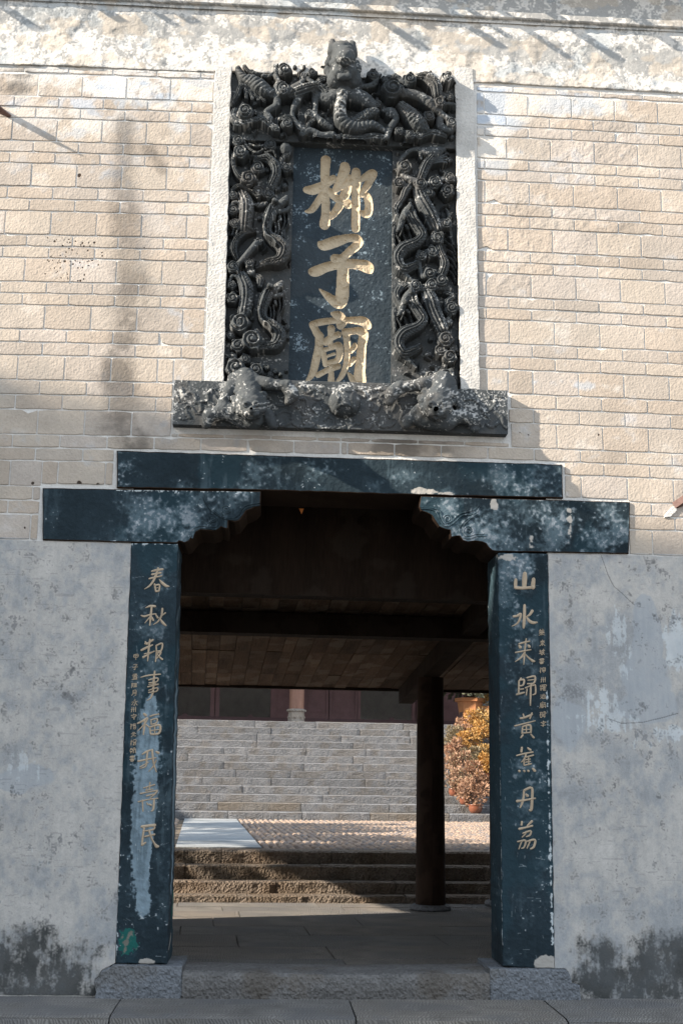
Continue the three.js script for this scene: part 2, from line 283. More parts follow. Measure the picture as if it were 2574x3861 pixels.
const peel = blots([[1610, 1848, 50, 14, 1], [1690, 1858, 40, 10, 0.8], [1868, 1895, 16, 22, 1], [1905, 2100, 60, 14, 0.8], [1830, 2090, 30, 40, 0.6], [2010, 2050, 20, 40, 0.6], [2150, 1960, 12, 90, 0.6], [560, 3625, 26, 14, 1.2], [2060, 3630, 40, 30, 1.2], [2035, 2130, 18, 60, 0.5]]);
const tabWorn = blots([[760, 1520, 130, 70, 0.5], [1290, 1465, 260, 20, 1.2], [1280, 1560, 120, 40, 0.6], [1100, 1540, 90, 60, 0.5], [1830, 1540, 80, 80, 0.6], [1180, 1485, 40, 20, 0.8], [900, 1400, 40, 40, 0.4], [900, 430, 50, 50, 0.5], [1060, 330, 50, 30, 0.5], [1400, 1450, 150, 16, 0.9], [1290, 430, 30, 60, 0.9], [1140, 1285, 30, 26, 1.1], [1600, 290, 120, 26, 0.8], [1020, 270, 120, 20, 0.7], [1280, 1446, 200, 10, 1.0]]);
const TABY = W(1287, 1668).y;
const greenC = W(486, 3548);
const scratches = []; { const q = rng(55); for (let i = 0; i < 110; i++) { const left = i % 2, cx = left ? 470 + 170 * q() : 1890 + 180 * q(), cy = left ? 2080 + 1520 * q() : 2110 + 1500 * q(), a = q() < 0.6 ? (q() - 0.5) * 0.9 : 1.2 + 0.7 * q(), L = 8 + 46 * q() * q(), p = W(cx, cy), e = W(cx + L * Math.cos(a), cy + L * Math.sin(a)); scratches.push([p.x, p.y, e.x, e.y, 0.0012 + 0.0016 * q() * q(), 0.35 + 0.6 * q()]); } }
const scratchAt = (x, y) => { let m = 0; for (const s of scratches) { if (y > Math.max(s[1], s[3]) + 0.005 || y < Math.min(s[1], s[3]) - 0.005 || x < Math.min(s[0], s[2]) - 0.005 || x > Math.max(s[0], s[2]) + 0.005) continue; const dx = s[2] - s[0], dy = s[3] - s[1], t = clamp(((x - s[0]) * dx + (y - s[1]) * dy) / (dx * dx + dy * dy), 0, 1); if (Math.hypot(x - s[0] - dx * t, y - s[1] - dy * t) < s[4]) m = Math.max(m, s[5]); } return m; };
const [stoneMap, stoneBump] = paint(TW, TH, (i, j, o) => {
  const x = TX0 + TSX * (i + 0.5) / TW, y = TY0 + TSY * (j + 0.5) / TH;
  const grain = vn(x * 210, y * 210), n = fbm(x * 2.2, y * 2.2, 4), n2 = fbm(x * 9 + 3, y * 9, 4), n3 = fbm(x * 34 + 7, y * 34, 3), st = fbm(x * 40, y * 5.5, 4);
  let r, g, b, h;
  if (y > TABY) {
    const k = (0.7 + 0.6 * n2) * (0.9 + 0.2 * grain); r = 0.054 * k; g = 0.060 * k; b = 0.064 * k;
    const br = sm(0.54, 0.66, fbm(x * 5 + 20, y * 5, 4)); r = lerp(r, 0.095, br * 0.4); g = lerp(g, 0.09, br * 0.4); b = lerp(b, 0.085, br * 0.4);
    const w = sm(0.60, 0.72, n3 * 0.34 + n2 * 0.30 + 0.34 * vn(x * 130, y * 130) + 0.11 * blotAt(tabWorn, x, y)); r = lerp(r, 0.42, w * 0.8); g = lerp(g, 0.42, w * 0.8); b = lerp(b, 0.41, w * 0.8);
    h = 0.5 + 0.3 * (n3 - 0.5) + 0.25 * (grain - 0.5) + 0.2 * w;
  } else {
    const fine = vn(x * 120 + 3, y * 120), grit = fbm(x * 60 + 5, y * 60, 3);
    const k = (0.55 + 0.75 * n) * (0.78 + 0.44 * n2) * (0.85 + 0.3 * grit) * (0.9 + 0.2 * grain); r = 0.020 * k; g = 0.0325 * k; b = 0.0415 * k;
    const tl = sm(0.52, 0.62, fbm(x * 3 + 40, y * 2.2, 5)); r = lerp(r, 0.020, tl * 0.4); g = lerp(g, 0.050, tl * 0.4); b = lerp(b, 0.066, tl * 0.4);
    const mb = blotAt(mottle, x, y), m = sm(0.47, 0.66, n2 * 0.42 + n3 * 0.22 + grit * 0.22 + mb * 0.22) * (0.3 + 0.7 * Math.min(1, mb * 1.2)); r = lerp(r, 0.105, m * 0.85); g = lerp(g, 0.152, m * 0.85); b = lerp(b, 0.180, m * 0.85);
    const pale = mb > 0.02 ? sm(0.58, 0.68, n3 * 0.36 + grit * 0.36 + n2 * 0.18 + mb * 0.14) * Math.min(1, mb * 1.3) : 0; r = lerp(r, 0.30, pale * 0.6); g = lerp(g, 0.33, pale * 0.6); b = lerp(b, 0.36, pale * 0.6);
    const dw = wash(x, y), wm = dw < 2.4 ? sm(0.50, 0.64, 0.62 * sm(1.5, 0.1, dw) + 0.42 * st + 0.36 * (grit - 0.3) + 0.2 * (n2 - 0.5) - (washGap(x, y) < 1 + 0.8 * (n3 - 0.5) ? 0.3 : 0) - 0.03) * (0.55 + 0.5 * n3) : 0; r = lerp(r, 0.25, wm * 0.85); g = lerp(g, 0.335, wm * 0.85); b = lerp(b, 0.395, wm * 0.85);
    const dr = sm(0.54, 0.68, st * 0.7 + n2 * 0.3) * sm(0.38, 0.6, fbm(x * 3 + 77, y * 0.8, 3)); r = lerp(r, 0.06, dr * 0.5); g = lerp(g, 0.088, dr * 0.5); b = lerp(b, 0.105, dr * 0.5);
    const el = Math.min(edgeL(x, y), edgeR(x, y) * 1.1, edgeR2(x, y) * 1.3, jointW(x, y) * 1.3, jointT(x, y) * 1.5, jointR(x, y) * 1.3);
    const em = el < 1.8 ? sm(0.56, 0.66, n3 * 0.42 + grit * 0.34 + fine * 0.2 + 0.16 * (1 - el)) : 0; r = lerp(r, 0.52, em * 0.85); g = lerp(g, 0.57, em * 0.85); b = lerp(b, 0.59, em * 0.85);
    const ch = sm(0.735, 0.77, grit * 0.45 + fine * 0.30 + n2 * 0.25 + 0.02 * mb); r = lerp(r, 0.42, ch * 0.75); g = lerp(g, 0.45, ch * 0.75); b = lerp(b, 0.47, ch * 0.75);
    const pb = blotAt(peel, x, y), pm = pb > 0.05 ? sm(0.54, 0.60, pb * 0.5 + n3 * 0.32 + grit * 0.2) : 0; r = lerp(r, 0.40, pm * 0.9); g = lerp(g, 0.375, pm * 0.9); b = lerp(b, 0.345, pm * 0.9);
    const sr = scratchAt(x, y) * (0.4 + 0.8 * n3); r = lerp(r, 0.36, sr * 0.6); g = lerp(g, 0.41, sr * 0.6); b = lerp(b, 0.44, sr * 0.6);
    const gd = Math.hypot((x - greenC.x) / 0.068, (y - greenC.y) / 0.085) + 1.1 * (n2 - 0.5) + 0.5 * (grit - 0.5);
    if (gd < 1) { const q = sm(0.5, 0.62, 0.5 * gd + 0.5 * n3 + 0.3 * (grit - 0.5)); r = lerp(0.15, 0.016, q); g = lerp(0.15, 0.10, q); b = lerp(0.13, 0.088, q); }
    h = 0.5 + 0.5 * (n3 - 0.5) + 0.35 * (grit - 0.5) + 0.3 * (n2 - 0.5) + 0.12 * (grain - 0.5) + 0.25 * em + 0.1 * wm;
  }
  o[0] = r; o[1] = g; o[2] = b; o[3] = h;
});

// ------------------------------------------------------------------ tiled materials
const [graniteMap, graniteBump] = paint(512, 512, (i, j, o) => { // 1 m
  const u = i / 512, v = j / 512, a = ft(u * 8, v * 8, 8, 5), s = vt(u * 128, v * 128, 128), t = vt(u * 64 + 31, v * 64, 64);
  const k = 0.62 + 0.5 * a + 0.42 * (s - 0.5) + 0.2 * (t - 0.5); o[0] = 0.315 * k; o[1] = 0.315 * k; o[2] = 0.318 * k;
  const br = sm(0.55, 0.7, ft(u * 4 + 1, v * 4, 4, 4)); o[0] = lerp(o[0], 0.22, br * 0.4); o[1] = lerp(o[1], 0.185, br * 0.4); o[2] = lerp(o[2], 0.145, br * 0.4);
  o[3] = 0.5 + 0.5 * (s - 0.5) + 0.8 * (t - 0.5) + 0.5 * (a - 0.5);
});
const [chiselMap, chiselBump] = paint(1024, 1024, (i, j, o) => { // 1 m of stone dressed with short slanting chisel strokes
  const u = i / 1024, v = j / 1024, a = ft(u * 6, v * 6, 6, 5), s = vt(u * 256, v * 256, 256);
  const row = Math.floor(v * 20), ph = LAT[row * 7 & 255], c = (u * 56 + v * 22 + ph * 3 + 2.6 * (a - 0.5) + 1.1 * vt(u * 24, v * 24, 24) + 8) % 1, q = (v * 20) % 1;
  const cut = sm(0.2, 0.5, c) * sm(1, 0.75, c) * sm(0, 0.15, q) * sm(1, 0.85, q) * (0.5 + 0.8 * a);
  const k = 0.62 + 0.4 * a + 0.22 * (s - 0.5) + 0.42 * (cut - 0.25); o[0] = 0.255 * k; o[1] = 0.24 * k; o[2] = 0.22 * k;
  const d = sm(0.54, 0.7, ft(u * 3 + 9, v * 3, 3, 5)); o[0] = lerp(o[0], 0.15, d * 0.5); o[1] = lerp(o[1], 0.15, d * 0.5); o[2] = lerp(o[2], 0.155, d * 0.5);
  o[3] = 0.25 + 0.5 * cut + 0.25 * (s - 0.5) + 0.25 * (a - 0.5);
});
const [woodMap, woodBump] = paint(512, 1024, (i, j, o) => { // grain along v, 1 m by 2 m
  const u = i / 512, v = j / 1024, a = ft(u * 48, v * 4, 4, 3), w = ft(u * 6 + 0.3 * vt(u * 4, v * 4, 4), v * 2, 2, 4), s = vt(u * 128, v * 16, 16);
  const k = 0.55 + 0.6 * w + 0.35 * (s - 0.5); o[0] = 0.125 * k; o[1] = 0.09 * k; o[2] = 0.066 * k;
  const p = sm(0.56, 0.68, ft(u * 5 + 3, v * 5, 5, 5)); o[0] = lerp(o[0], 0.21, p * 0.45); o[1] = lerp(o[1], 0.18, p * 0.45); o[2] = lerp(o[2], 0.15, p * 0.45);
  o[3] = 0.5 + 0.5 * (s - 0.5) + 0.3 * (a - 0.5);
});
const [plainMap, plainBump] = paint(512, 512, (i, j, o) => { // near-white mottling that tints any colour
  const u = i / 512, v = j / 512, a = ft(u * 6, v * 6, 6, 5), s = vt(u * 128, v * 128, 128), b = ft(u * 24 + 5, v * 24, 24, 3);
  const k = 0.68 + 0.42 * a + 0.14 * (s - 0.5) + 0.18 * (b - 0.5); o[0] = o[1] = o[2] = k; o[3] = 0.5 + 0.5 * (b - 0.5) + 0.35 * (s - 0.5);
});
function mat(map, bump, bs, color, rough, extra) {
  const m = new THREE.MeshPhysicalMaterial({ map, bumpMap: bump, bumpScale: bs, roughness: rough, metalness: 0, specularIntensity: rough > 0.7 ? 0.25 : 0.7 });
  if (color) m.color.setRGB(...color);
  if (extra) Object.assign(m, extra); return m;
}
const M = {
  plaster: mat(wallMap, wallBump, 0.010, null, 0.95),
  render: mat(wallMap, wallBump, 0.003, null, 0.9),
  brick: [[1, 1, 1], [1.06, 1.05, 1.03], [0.93, 0.93, 0.94], [1.0, 0.97, 0.94], [1.04, 1.05, 1.08], [0.9, 0.88, 0.86]].map(c => mat(wallMap, wallBump, 0.0055, c, 0.93)),
  mortar: mat(plainMap, plainBump, 0.004, [0.64, 0.63, 0.61], 0.95),
  rear: mat(plainMap, plainBump, 0.004, [0.40, 0.35, 0.30], 0.95),
  stripW: mat(plainMap, plainBump, 0.006, [0.53, 0.515, 0.49], 0.9),
  stone: mat(stoneMap, stoneBump, 0.008, null, 0.9),
  tablet: mat(stoneMap, stoneBump, 0.005, null, 0.8),
  darkBrown: mat(woodMap, woodBump, 0.003, [0.22, 0.17, 0.14], 0.95),  // dark brown for the sides and undersides of lintel and crossbeams
  field: mat(stoneMap, stoneBump, 0.004, [0.52, 0.66, 0.78], 0.8),
  gilt: mat(plainMap, plainBump, 0.002, [0.46, 0.375, 0.265], 0.85),
  giltS: mat(plainMap, plainBump, 0.001, [0.44, 0.345, 0.245], 0.7),
  granite: [[0.60, 0.61, 0.63], [0.55, 0.56, 0.58], [0.65, 0.66, 0.68], [0.58, 0.54, 0.49]].map(c => mat(graniteMap, graniteBump, 0.012, c, 0.92)),
  brownStone: [[0.62, 0.50, 0.40], [0.68, 0.56, 0.46], [0.56, 0.46, 0.37]].map(c => mat(graniteMap, graniteBump, 0.022, c, 0.92)),
  sill: mat(graniteMap, graniteBump, 0.010, [0.46, 0.445, 0.43], 0.8),
  sillEnd: mat(graniteMap, graniteBump, 0.010, [0.54, 0.58, 0.63], 0.85),
  chisel: [[0.92, 0.92, 0.92], [0.82, 0.83, 0.85], [0.98, 0.94, 0.9]].map(c => mat(chiselMap, chiselBump, 0.022, c, 0.85)),
  paving: [[0.82, 0.83, 0.85], [0.74, 0.75, 0.77], [0.86, 0.84, 0.82]].map(c => mat(chiselMap, chiselBump, 0.006, c, 0.8)),
  pathSlab: [[0.27, 0.285, 0.295], [0.30, 0.31, 0.315], [0.24, 0.26, 0.275]].map(c => mat(plainMap, plainBump, 0.010, c, 0.85)),
  cobble: [[0.30, 0.225, 0.175], [0.26, 0.20, 0.165], [0.34, 0.26, 0.20], [0.22, 0.19, 0.175]].map(c => mat(plainMap, plainBump, 0.004, c, 0.9)),
  earth: mat(plainMap, plainBump, 0.006, [0.14, 0.115, 0.09], 1),
  ground: mat(chiselMap, chiselBump, 0.006, [0.8, 0.78, 0.74], 0.9),
  wood: [[0.95, 0.92, 0.88], [0.76, 0.72, 0.68], [1.15, 1.1, 1.04], [0.86, 0.8, 0.74]].map(c => mat(woodMap, woodBump, 0.004, c, 0.85)),
  beam: mat(woodMap, woodBump, 0.004, [0.17, 0.15, 0.14], 0.9),
  column: mat(woodMap, woodBump, 0.003, [0.19, 0.135, 0.11], 0.75),
  lacquer: mat(plainMap, plainBump, 0.001, [0.165, 0.085, 0.085], 0.5),
  lacquerD: mat(plainMap, plainBump, 0.001, [0.115, 0.06, 0.062], 0.5),
  hallCol: mat(plainMap, plainBump, 0.001, [0.42, 0.235, 0.175], 0.55),
  palestone: mat(graniteMap, graniteBump, 0.006, [1.65, 1.5, 1.35], 0.85),
  glass: new THREE.MeshPhysicalMaterial({ color: 0xffffff, transmission: 1, thickness: 0, roughness: 0.03, ior: 1.5 }),
  dark: mat(plainMap, null, 0, [0.17, 0.145, 0.125], 0.85),
  terracotta: mat(plainMap, plainBump, 0.002, [0.52, 0.24, 0.115], 0.75),
  glaze: new THREE.MeshPhysicalMaterial({ map: plainMap, roughness: 0.25, clearcoat: 0.6, clearcoatRoughness: 0.15 }),
  soil: mat(plainMap, plainBump, 0.01, [0.07, 0.05, 0.035], 1),
  bark: mat(woodMap, woodBump, 0.01, [0.9, 0.85, 0.8], 0.95),
  tile: mat(plainMap, plainBump, 0.004, [0.11, 0.11, 0.115], 0.85),
  rust: mat(plainMap, plainBump, 0.003, [0.16, 0.105, 0.095], 0.8),
  house: mat(plainMap, plainBump, 0.004, [0.60, 0.57, 0.52], 0.95),
  bluewall: mat(plainMap, plainBump, 0.003, [0.26, 0.34, 0.38], 0.9),
};
M.glaze.color.setRGB(0.17, 0.06, 0.032);
const leafMat = c => { const m = new THREE.MeshPhysicalMaterial({ roughness: 0.75, transmission: 0.25, thickness: 0, side: THREE.DoubleSide }); m.color.setRGB(...c); return m; };
const LEAF = [leafMat([0.30, 0.165, 0.095]), leafMat([0.34, 0.20, 0.125]), leafMat([0.42, 0.22, 0.05]), leafMat([0.24, 0.19, 0.11]), leafMat([0.44, 0.27, 0.08])];
const LEAFG = leafMat([0.055, 0.09, 0.03]), CYCAD = leafMat([0.10, 0.105, 0.06]);
console.log('textures done');
// ------------------------------------------------------------------ ground and pavement in front
{
  const g = structure('ground', 'stone-paved lane below the gate step');
  const gg = new THREE.PlaneGeometry(120, 120, 1, 1); gg.rotateX(-Math.PI / 2); gg.translate(0, -0.17, 0);
  const uv = gg.attributes.uv; for (let i = 0; i < uv.count; i++) uv.setXY(i, uv.getX(i) * 120, uv.getY(i) * 120);
  part(g, 'lane_surface', gg, M.ground);
}
{
  const g = structure('pavement', 'raised row of chisel-dressed stone slabs along the foot of the wall');
  const r = rng(91), joints = [-5, -3.6, -2.55, -1.72, -0.78, 0.51, 1.63, 2.6, 3.7, 5.2];
  for (let i = 0; i < joints.length - 1; i++) {
    const x0 = joints[i] + 0.004, x1 = joints[i + 1] - 0.004, zf = x => 0.622 + 0.029 * (x - 0.4), lift = (r() - 0.5) * 0.006;
    const nx = 28, nz = 10, pos = [], idx = [], row = nx + 1;
    const y = (x, z) => lift + 0.004 * (fbm(x * 5, z * 9, 3) - 0.5);
    for (let k = 0; k <= nz; k++) for (let q = 0; q <= nx; q++) {
      const x = lerp(x0, x1, q / nx), e = zf(x) + 0.008 * (fbm(x * 9, 3, 3) - 0.5) - (k === nz ? 0.0 : 0), t = k / nz, z = lerp(-0.02, e, t);
      pos.push(x, y(x, z) - (k === nz ? 0.010 : 0) - (q === 0 || q === nx ? 0.004 : 0), z);
    }
    for (let k = 0; k < nz; k++) for (let q = 0; q < nx; q++) { const a = k * row + q; idx.push(a, a + row, a + 1, a + 1, a + row, a + row + 1); }
    const fr = pos.length / 3; // rough pitched front face
    for (let k = 0; k <= 4; k++) for (let q = 0; q <= nx; q++) { const b = nz * row + q, x = pos[3 * b], yy = lerp(pos[3 * b + 1], -0.18, k / 4); pos.push(x, yy, pos[3 * b + 2] + (k ? 0.016 * (fbm(x * 22, yy * 22, 3) - 0.4) : 0)); }
    for (let k = 0; k < 4; k++) for (let q = 0; q < nx; q++) { const a = fr + k * row + q; idx.push(a, a + row, a + 1, a + 1, a + row, a + row + 1); }
    const top = geom(pos, idx), g2 = mergeGeometries([boxUV(top, 1, r(), r()), boxUV(box(x0, x1, -0.18, -0.012, -0.02, 0.50), 1)].map(q => { q.deleteAttribute('normal'); return q; })); g2.computeVertexNormals();
    part(g, 'slab', g2, M.paving[i % 3]);
  }
}

// ------------------------------------------------------------------ gate wall
const wall = thing('gate_wall', 'tall front wall of beige bricks with white joints, limewash above and grey render below', 'wall');
const TB = [5.618, 5.296, 4.975, 4.641, 4.319, 3.998, 3.66, 3.305, 2.974, 2.634]; // feet of the tall courses
const bow = (x, y) => { const Y = y - EYE, k = Y < 3.3 ? 0.0014 * Y : 0.0046 - (Y - 3.3) * 0.0009; return -k * (x - 0.4) * (x - 0.4); };
{ // core of the wall with the door opening, lime mortar face just behind the brick faces
  const zf = -0.005, zb = -0.36;
  for (const b of [[-5, -0.86, -0.17, 6.66], [1.72, 5.2, -0.17, 6.66], [-0.86, 1.72, 3.0, 3.62], [-0.86, -0.43, 3.62, 5.93], [1.21, 1.72, 3.62, 5.93], [-0.86, 1.72, 5.93, 6.66]]) part(wall, 'mortar_bed', boxUV(box(b[0], b[1], b[2], b[3], zb, zf), 1.1), M.mortar);
  part(wall, 'rear_face', boxUV(box(-5, -0.95, -0.17, 6.66, -0.40, -0.362), 1), M.rear); part(wall, 'rear_face', boxUV(box(1.8, 5.2, -0.17, 6.66, -0.40, -0.362), 1), M.rear); part(wall, 'rear_face', boxUV(box(-0.95, 1.8, 3.22, 6.66, -0.40, -0.362), 1), M.rear);
  const excl = [[-0.462, 1.298, 3.655, 6.2], [-0.645, 1.488, 3.335, 3.67], [-0.988, 1.838, 2.955, 3.213], [-1.425, 2.24, 2.4, 2.988]];
  const courses = [[5.786, 5.836]];
  for (let i = 0; i < TB.length; i++) { courses.push([TB[i], TB[i] + 0.163]); if (i < TB.length - 1) { const a = TB[i], b = TB[i + 1] + 0.163, m = (a + b) / 2; courses.push([m, a]); courses.push([b, m]); } }
  let rects = []; const r = rng(5);
  courses.forEach(([y0, y1], ci) => {
    for (const side of [0, 1]) {
      const P = side ? 0.2965 : 0.2905, ph = (side ? 1.351 : -1.618) + (ci % 2 ? 0 : P / 2) + (ci ? 0 : 0.05);
      const lo = side ? 0.42 : -2.35, hi = side ? 3.0 : 0.42;
      for (let k = Math.floor((lo - ph) / P); ph + k * P < hi; k++) { const x0 = Math.max(lo, ph + k * P), x1 = Math.min(hi, ph + (k + 1) * P); if (x1 - x0 > 0.03) rects.push([x0, x1, y0, y1]); }
    }
  });
  for (const e of excl) { // cut the bricks where stone and strips are let into the wall
    const out = [];
    for (const q of rects) {
      if (q[1] <= e[0] || q[0] >= e[1] || q[3] <= e[2] || q[2] >= e[3]) { out.push(q); continue; }
      if (q[0] < e[0]) out.push([q[0], e[0], q[2], q[3]]);
      if (q[1] > e[1]) out.push([e[1], q[1], q[2], q[3]]);
      const a = Math.max(q[0], e[0]), b = Math.min(q[1], e[1]);
      if (q[3] > e[3]) out.push([a, b, e[3], q[3]]);
      if (q[2] < e[2]) out.push([a, b, q[2], e[2]]);
    }
    rects = out.filter(q => q[1] - q[0] > 0.022 && q[3] - q[2] > 0.018);
  }
  const inView = q => { const c = (q[0] + q[1]) / 2, y = (q[2] + q[3]) / 2; return c > -1.93 + (y < 4 ? 0.1 : 0) && c < 2.72; };
  rects.sort((a, b) => (inView(b) ? (b[1] - b[0]) * (b[3] - b[2]) + 1 : 0) - (inView(a) ? (a[1] - a[0]) * (a[3] - a[2]) + 1 : 0));
  const rest = [];
  rects.forEach((q, n) => {
    const gap = 0.0042 + 0.0012 * r(), [x0, x1, y0, y1] = [q[0] + gap, q[1] - gap, q[2] + gap, q[3] - gap];
    let z = 0.0008 + 0.0045 * r() * r(), mi = Math.floor(r() * 5);
    const cx = (x0 + x1) / 2, cy = (y0 + y1) / 2;
    if (cx < -1.62 && cy > 5.58) { z = -0.0032; mi = 5; }           // broken-away faces at the upper corner
    if (r() < 0.05) mi = 5;
    const nx = Math.max(2, Math.round((x1 - x0) / 0.05)), ny = Math.max(1, Math.round((y1 - y0) / 0.055)), ring = [];
    const J = () => (r() - 0.5) * 0.0034, C = 0.004 + 0.003 * r();
    for (let i = 0; i <= nx; i++) ring.push([lerp(x0, x1, i / nx), y0 + J() + (i === 0 || i === nx ? C * 0.6 : 0)]);
    for (let i = 1; i < ny; i++) ring.push([x1 + J(), lerp(y0, y1, i / ny)]);
    for (let i = nx; i >= 0; i--) ring.push([lerp(x0, x1, i / nx), y1 + J() - (i === 0 || i === nx ? C * 0.6 : 0)]);
    for (let i = ny - 1; i > 0; i--) ring.push([x0 + J(), lerp(y0, y1, i / ny)]);
    if (r() < 0.10) { const k = Math.floor(r() * ring.length); ring[k][0] = lerp(ring[k][0], cx, 0.10); ring[k][1] = lerp(ring[k][1], cy, 0.3); } // a chipped arris
    const m = ring.length, pos = [], idx = [];
    pos.push(cx, cy + bow(cx, cy), z + 0.0006);
    for (const [s, zz] of [[0.0014, z], [0, z - 0.0012], [-0.0002, -0.014]]) for (const p of ring) { const dx = cx - p[0], dy = cy - p[1], x = p[0] + Math.sign(dx) * Math.min(s, Math.abs(dx)), y = p[1] + Math.sign(dy) * Math.min(s, Math.abs(dy)); pos.push(x, y + bow(x, y), zz); }
    for (let i = 0; i < m; i++) { const j = (i + 1) % m; idx.push(0, 1 + i, 1 + j); for (let k = 0; k < 2; k++) { const a = 1 + k * m + i, b = 1 + k * m + j; idx.push(a, a + m, b, b, a + m, b + m); } }
    let g = geom(pos, idx).toNonIndexed(); g.computeVertexNormals(); planarUV(g, 0);
    if (n < 296) part(wall, 'brick', g, M.brick[mi]); else rest.push(g);
  });
  if (rest.length) part(wall, 'brick', mergeGeometries(rest), M.brick[0], { kind: 'stuff' });
  console.log('bricks', rects.length);
  // plain courses beyond the picture
  for (const [a, b] of [[-5, -2.352], [3.002, 5.2]]) part(wall, 'side_brickwork', planarUV(box(a, b, 2.63, 5.83, -0.02, 0.001)), M.brick[0]);
}
{ // limewashed plaster above, grey render below, white plaster strips beside the tablet
  const up = roughPoly([[-5, 5.838], [-0.46, 5.835], [1.3, 5.85], [5.2, 5.79], [5.2, 6.66], [-5, 6.66]], 0.035, 0.006, 11);
  const seg = []; { // hole-free outline split left to right, with a subdivided lumpy face
    const nx = 340, ny = 30, pos = [], idx = [];
    const foot = x => { const f = x < -0.46 ? 5.838 + bow(x, 5.838) : x > 1.3 ? 5.852 + bow(x, 5.85) : 5.842; return f + 0.010 * (fbm(x * 16, 2, 3) - 0.5) + 0.004 * vn(x * 90, 1); };
    for (let j = -2; j <= ny; j++) for (let i = 0; i <= nx; i++) {
      const x = lerp(-2.6, 3.2, i / nx), t = Math.max(0, j) / ny, y = lerp(foot(x), 6.30, t);
      const flake = sm(0.46, 0.53, fbm(x * 5.5, y * 6.5 + 3, 4)) * 0.006 + 0.006 * fbm(x * 2.2, y * 3, 3) + 0.003 * (vn(x * 40, y * 40) - 0.5);
      pos.push(x, y, j === -2 ? -0.01 : j === -1 ? 0.003 + flake * 0.7 : 0.006 + flake);
    }
    for (let j = 0; j < ny + 2; j++) for (let i = 0; i < nx; i++) { const a = j * (nx + 1) + i; idx.push(a, a + 1, a + nx + 1, a + 1, a + nx + 2, a + nx + 1); }
    part(wall, 'lime_plaster', planarUV(geom(pos, idx), 0), M.plaster);
  }
  for (const [a, b] of [[-5, -2.6], [3.2, 5.2]]) part(wall, 'side_plaster', planarUV(box(a, b, 5.83, 6.30, -0.01, 0.008), 0), M.plaster);
  const band = (y0, y1, z, seed) => { // a projecting ledge with a slightly broken edge
    const nx = 300, pos = [], idx = []; const prof = [[y0, -0.01], [y0, z - 0.006], [y0 + 0.006, z], [y1 - 0.01, z], [y1, z - 0.012], [y1, -0.01]];
    for (let i = 0; i <= nx; i++) { const x = lerp(-5, 5.2, i / nx); prof.forEach(([y, zz], k) => pos.push(x, y + 0.004 * (fbm(x * 7, k + seed, 3) - 0.5) - 0.0018 * (x - 0.4) * (x - 0.4), zz > 0 ? zz + 0.006 * (fbm(x * 12, k * 3 + seed, 3) - 0.5) : zz)); }
    const m = prof.length; for (let i = 0; i < nx; i++) for (let k = 0; k < m - 1; k++) { const a = i * m + k, b = a + m; idx.push(a, b, a + 1, b, b + 1, a + 1); }
    return planarUV(geom(pos, idx).toNonIndexed(), 0.4);
  };
  for (const [y0, y1, z, s] of [[6.318, 6.372, 0.050, 1], [6.565, 6.64, 0.075, 5]]) { const g = band(y0, y1, z, s); g.computeVertexNormals(); part(wall, 'ledge', g, M.plaster); }
  { const nx = 200, ny = 12, pos = [], idx = []; for (let j = 0; j <= ny; j++) for (let i = 0; i <= nx; i++) { const x = lerp(-5, 5.2, i / nx), y = lerp(6.29, 6.6, j / ny); pos.push(x, y, 0.020 + 0.008 * fbm(x * 4, y * 6, 4)); } for (let j = 0; j < ny; j++) for (let i = 0; i < nx; i++) { const a = j * (nx + 1) + i; idx.push(a, a + 1, a + nx + 1, a + 1, a + nx + 2, a + nx + 1); } part(wall, 'frieze_plaster', planarUV(geom(pos, idx), 0), M.plaster); }
  for (const q of [[[812, 250], [873, 255], [843, 1452], [771, 1441]], [[1712, 256], [1781, 263], [1807, 1473], [1735, 1470]]]) {
    const p = px2(q); part(wall, 'plaster_strip', boxUV(slab(roughPoly([p[3], p[2], p[1], p[0]], 0.045, 0.0034, q[0][0]), 0.017, -0.01, 0.003), 0.9), M.stripW);
  }
  const LR = [[-60, 2036], [165, 2040], [496, 2050], [436, 3630], [419, 3640], [386, 3656], [372, 3682], [358, 3692], [366, 3735], [358, 3754], [-60, 3749]];
  const RR = [[2064, 2088], [2368, 2094], [2640, 2104], [2640, 3772], [2184, 3768], [2178, 3708], [2150, 3700], [2140, 3664], [2128, 3650], [2089, 3652]];
  for (const [q, far] of [[LR, -5], [RR, 5.2]]) {
    const pts = roughPoly(px2(q).reverse(), 0.05, 0.0025, 17);
    part(wall, 'cement_render', planarUV(slab(pts, 0.006, -0.02, 0.003), 0), M.render);
  }
  part(wall, 'side_render', planarUV(box(-5, -1.9, -0.17, 2.63, -0.02, 0.005), 0), M.render);
  part(wall, 'side_render', planarUV(box(2.68, 5.2, -0.17, 2.63, -0.02, 0.005), 0), M.render);
}

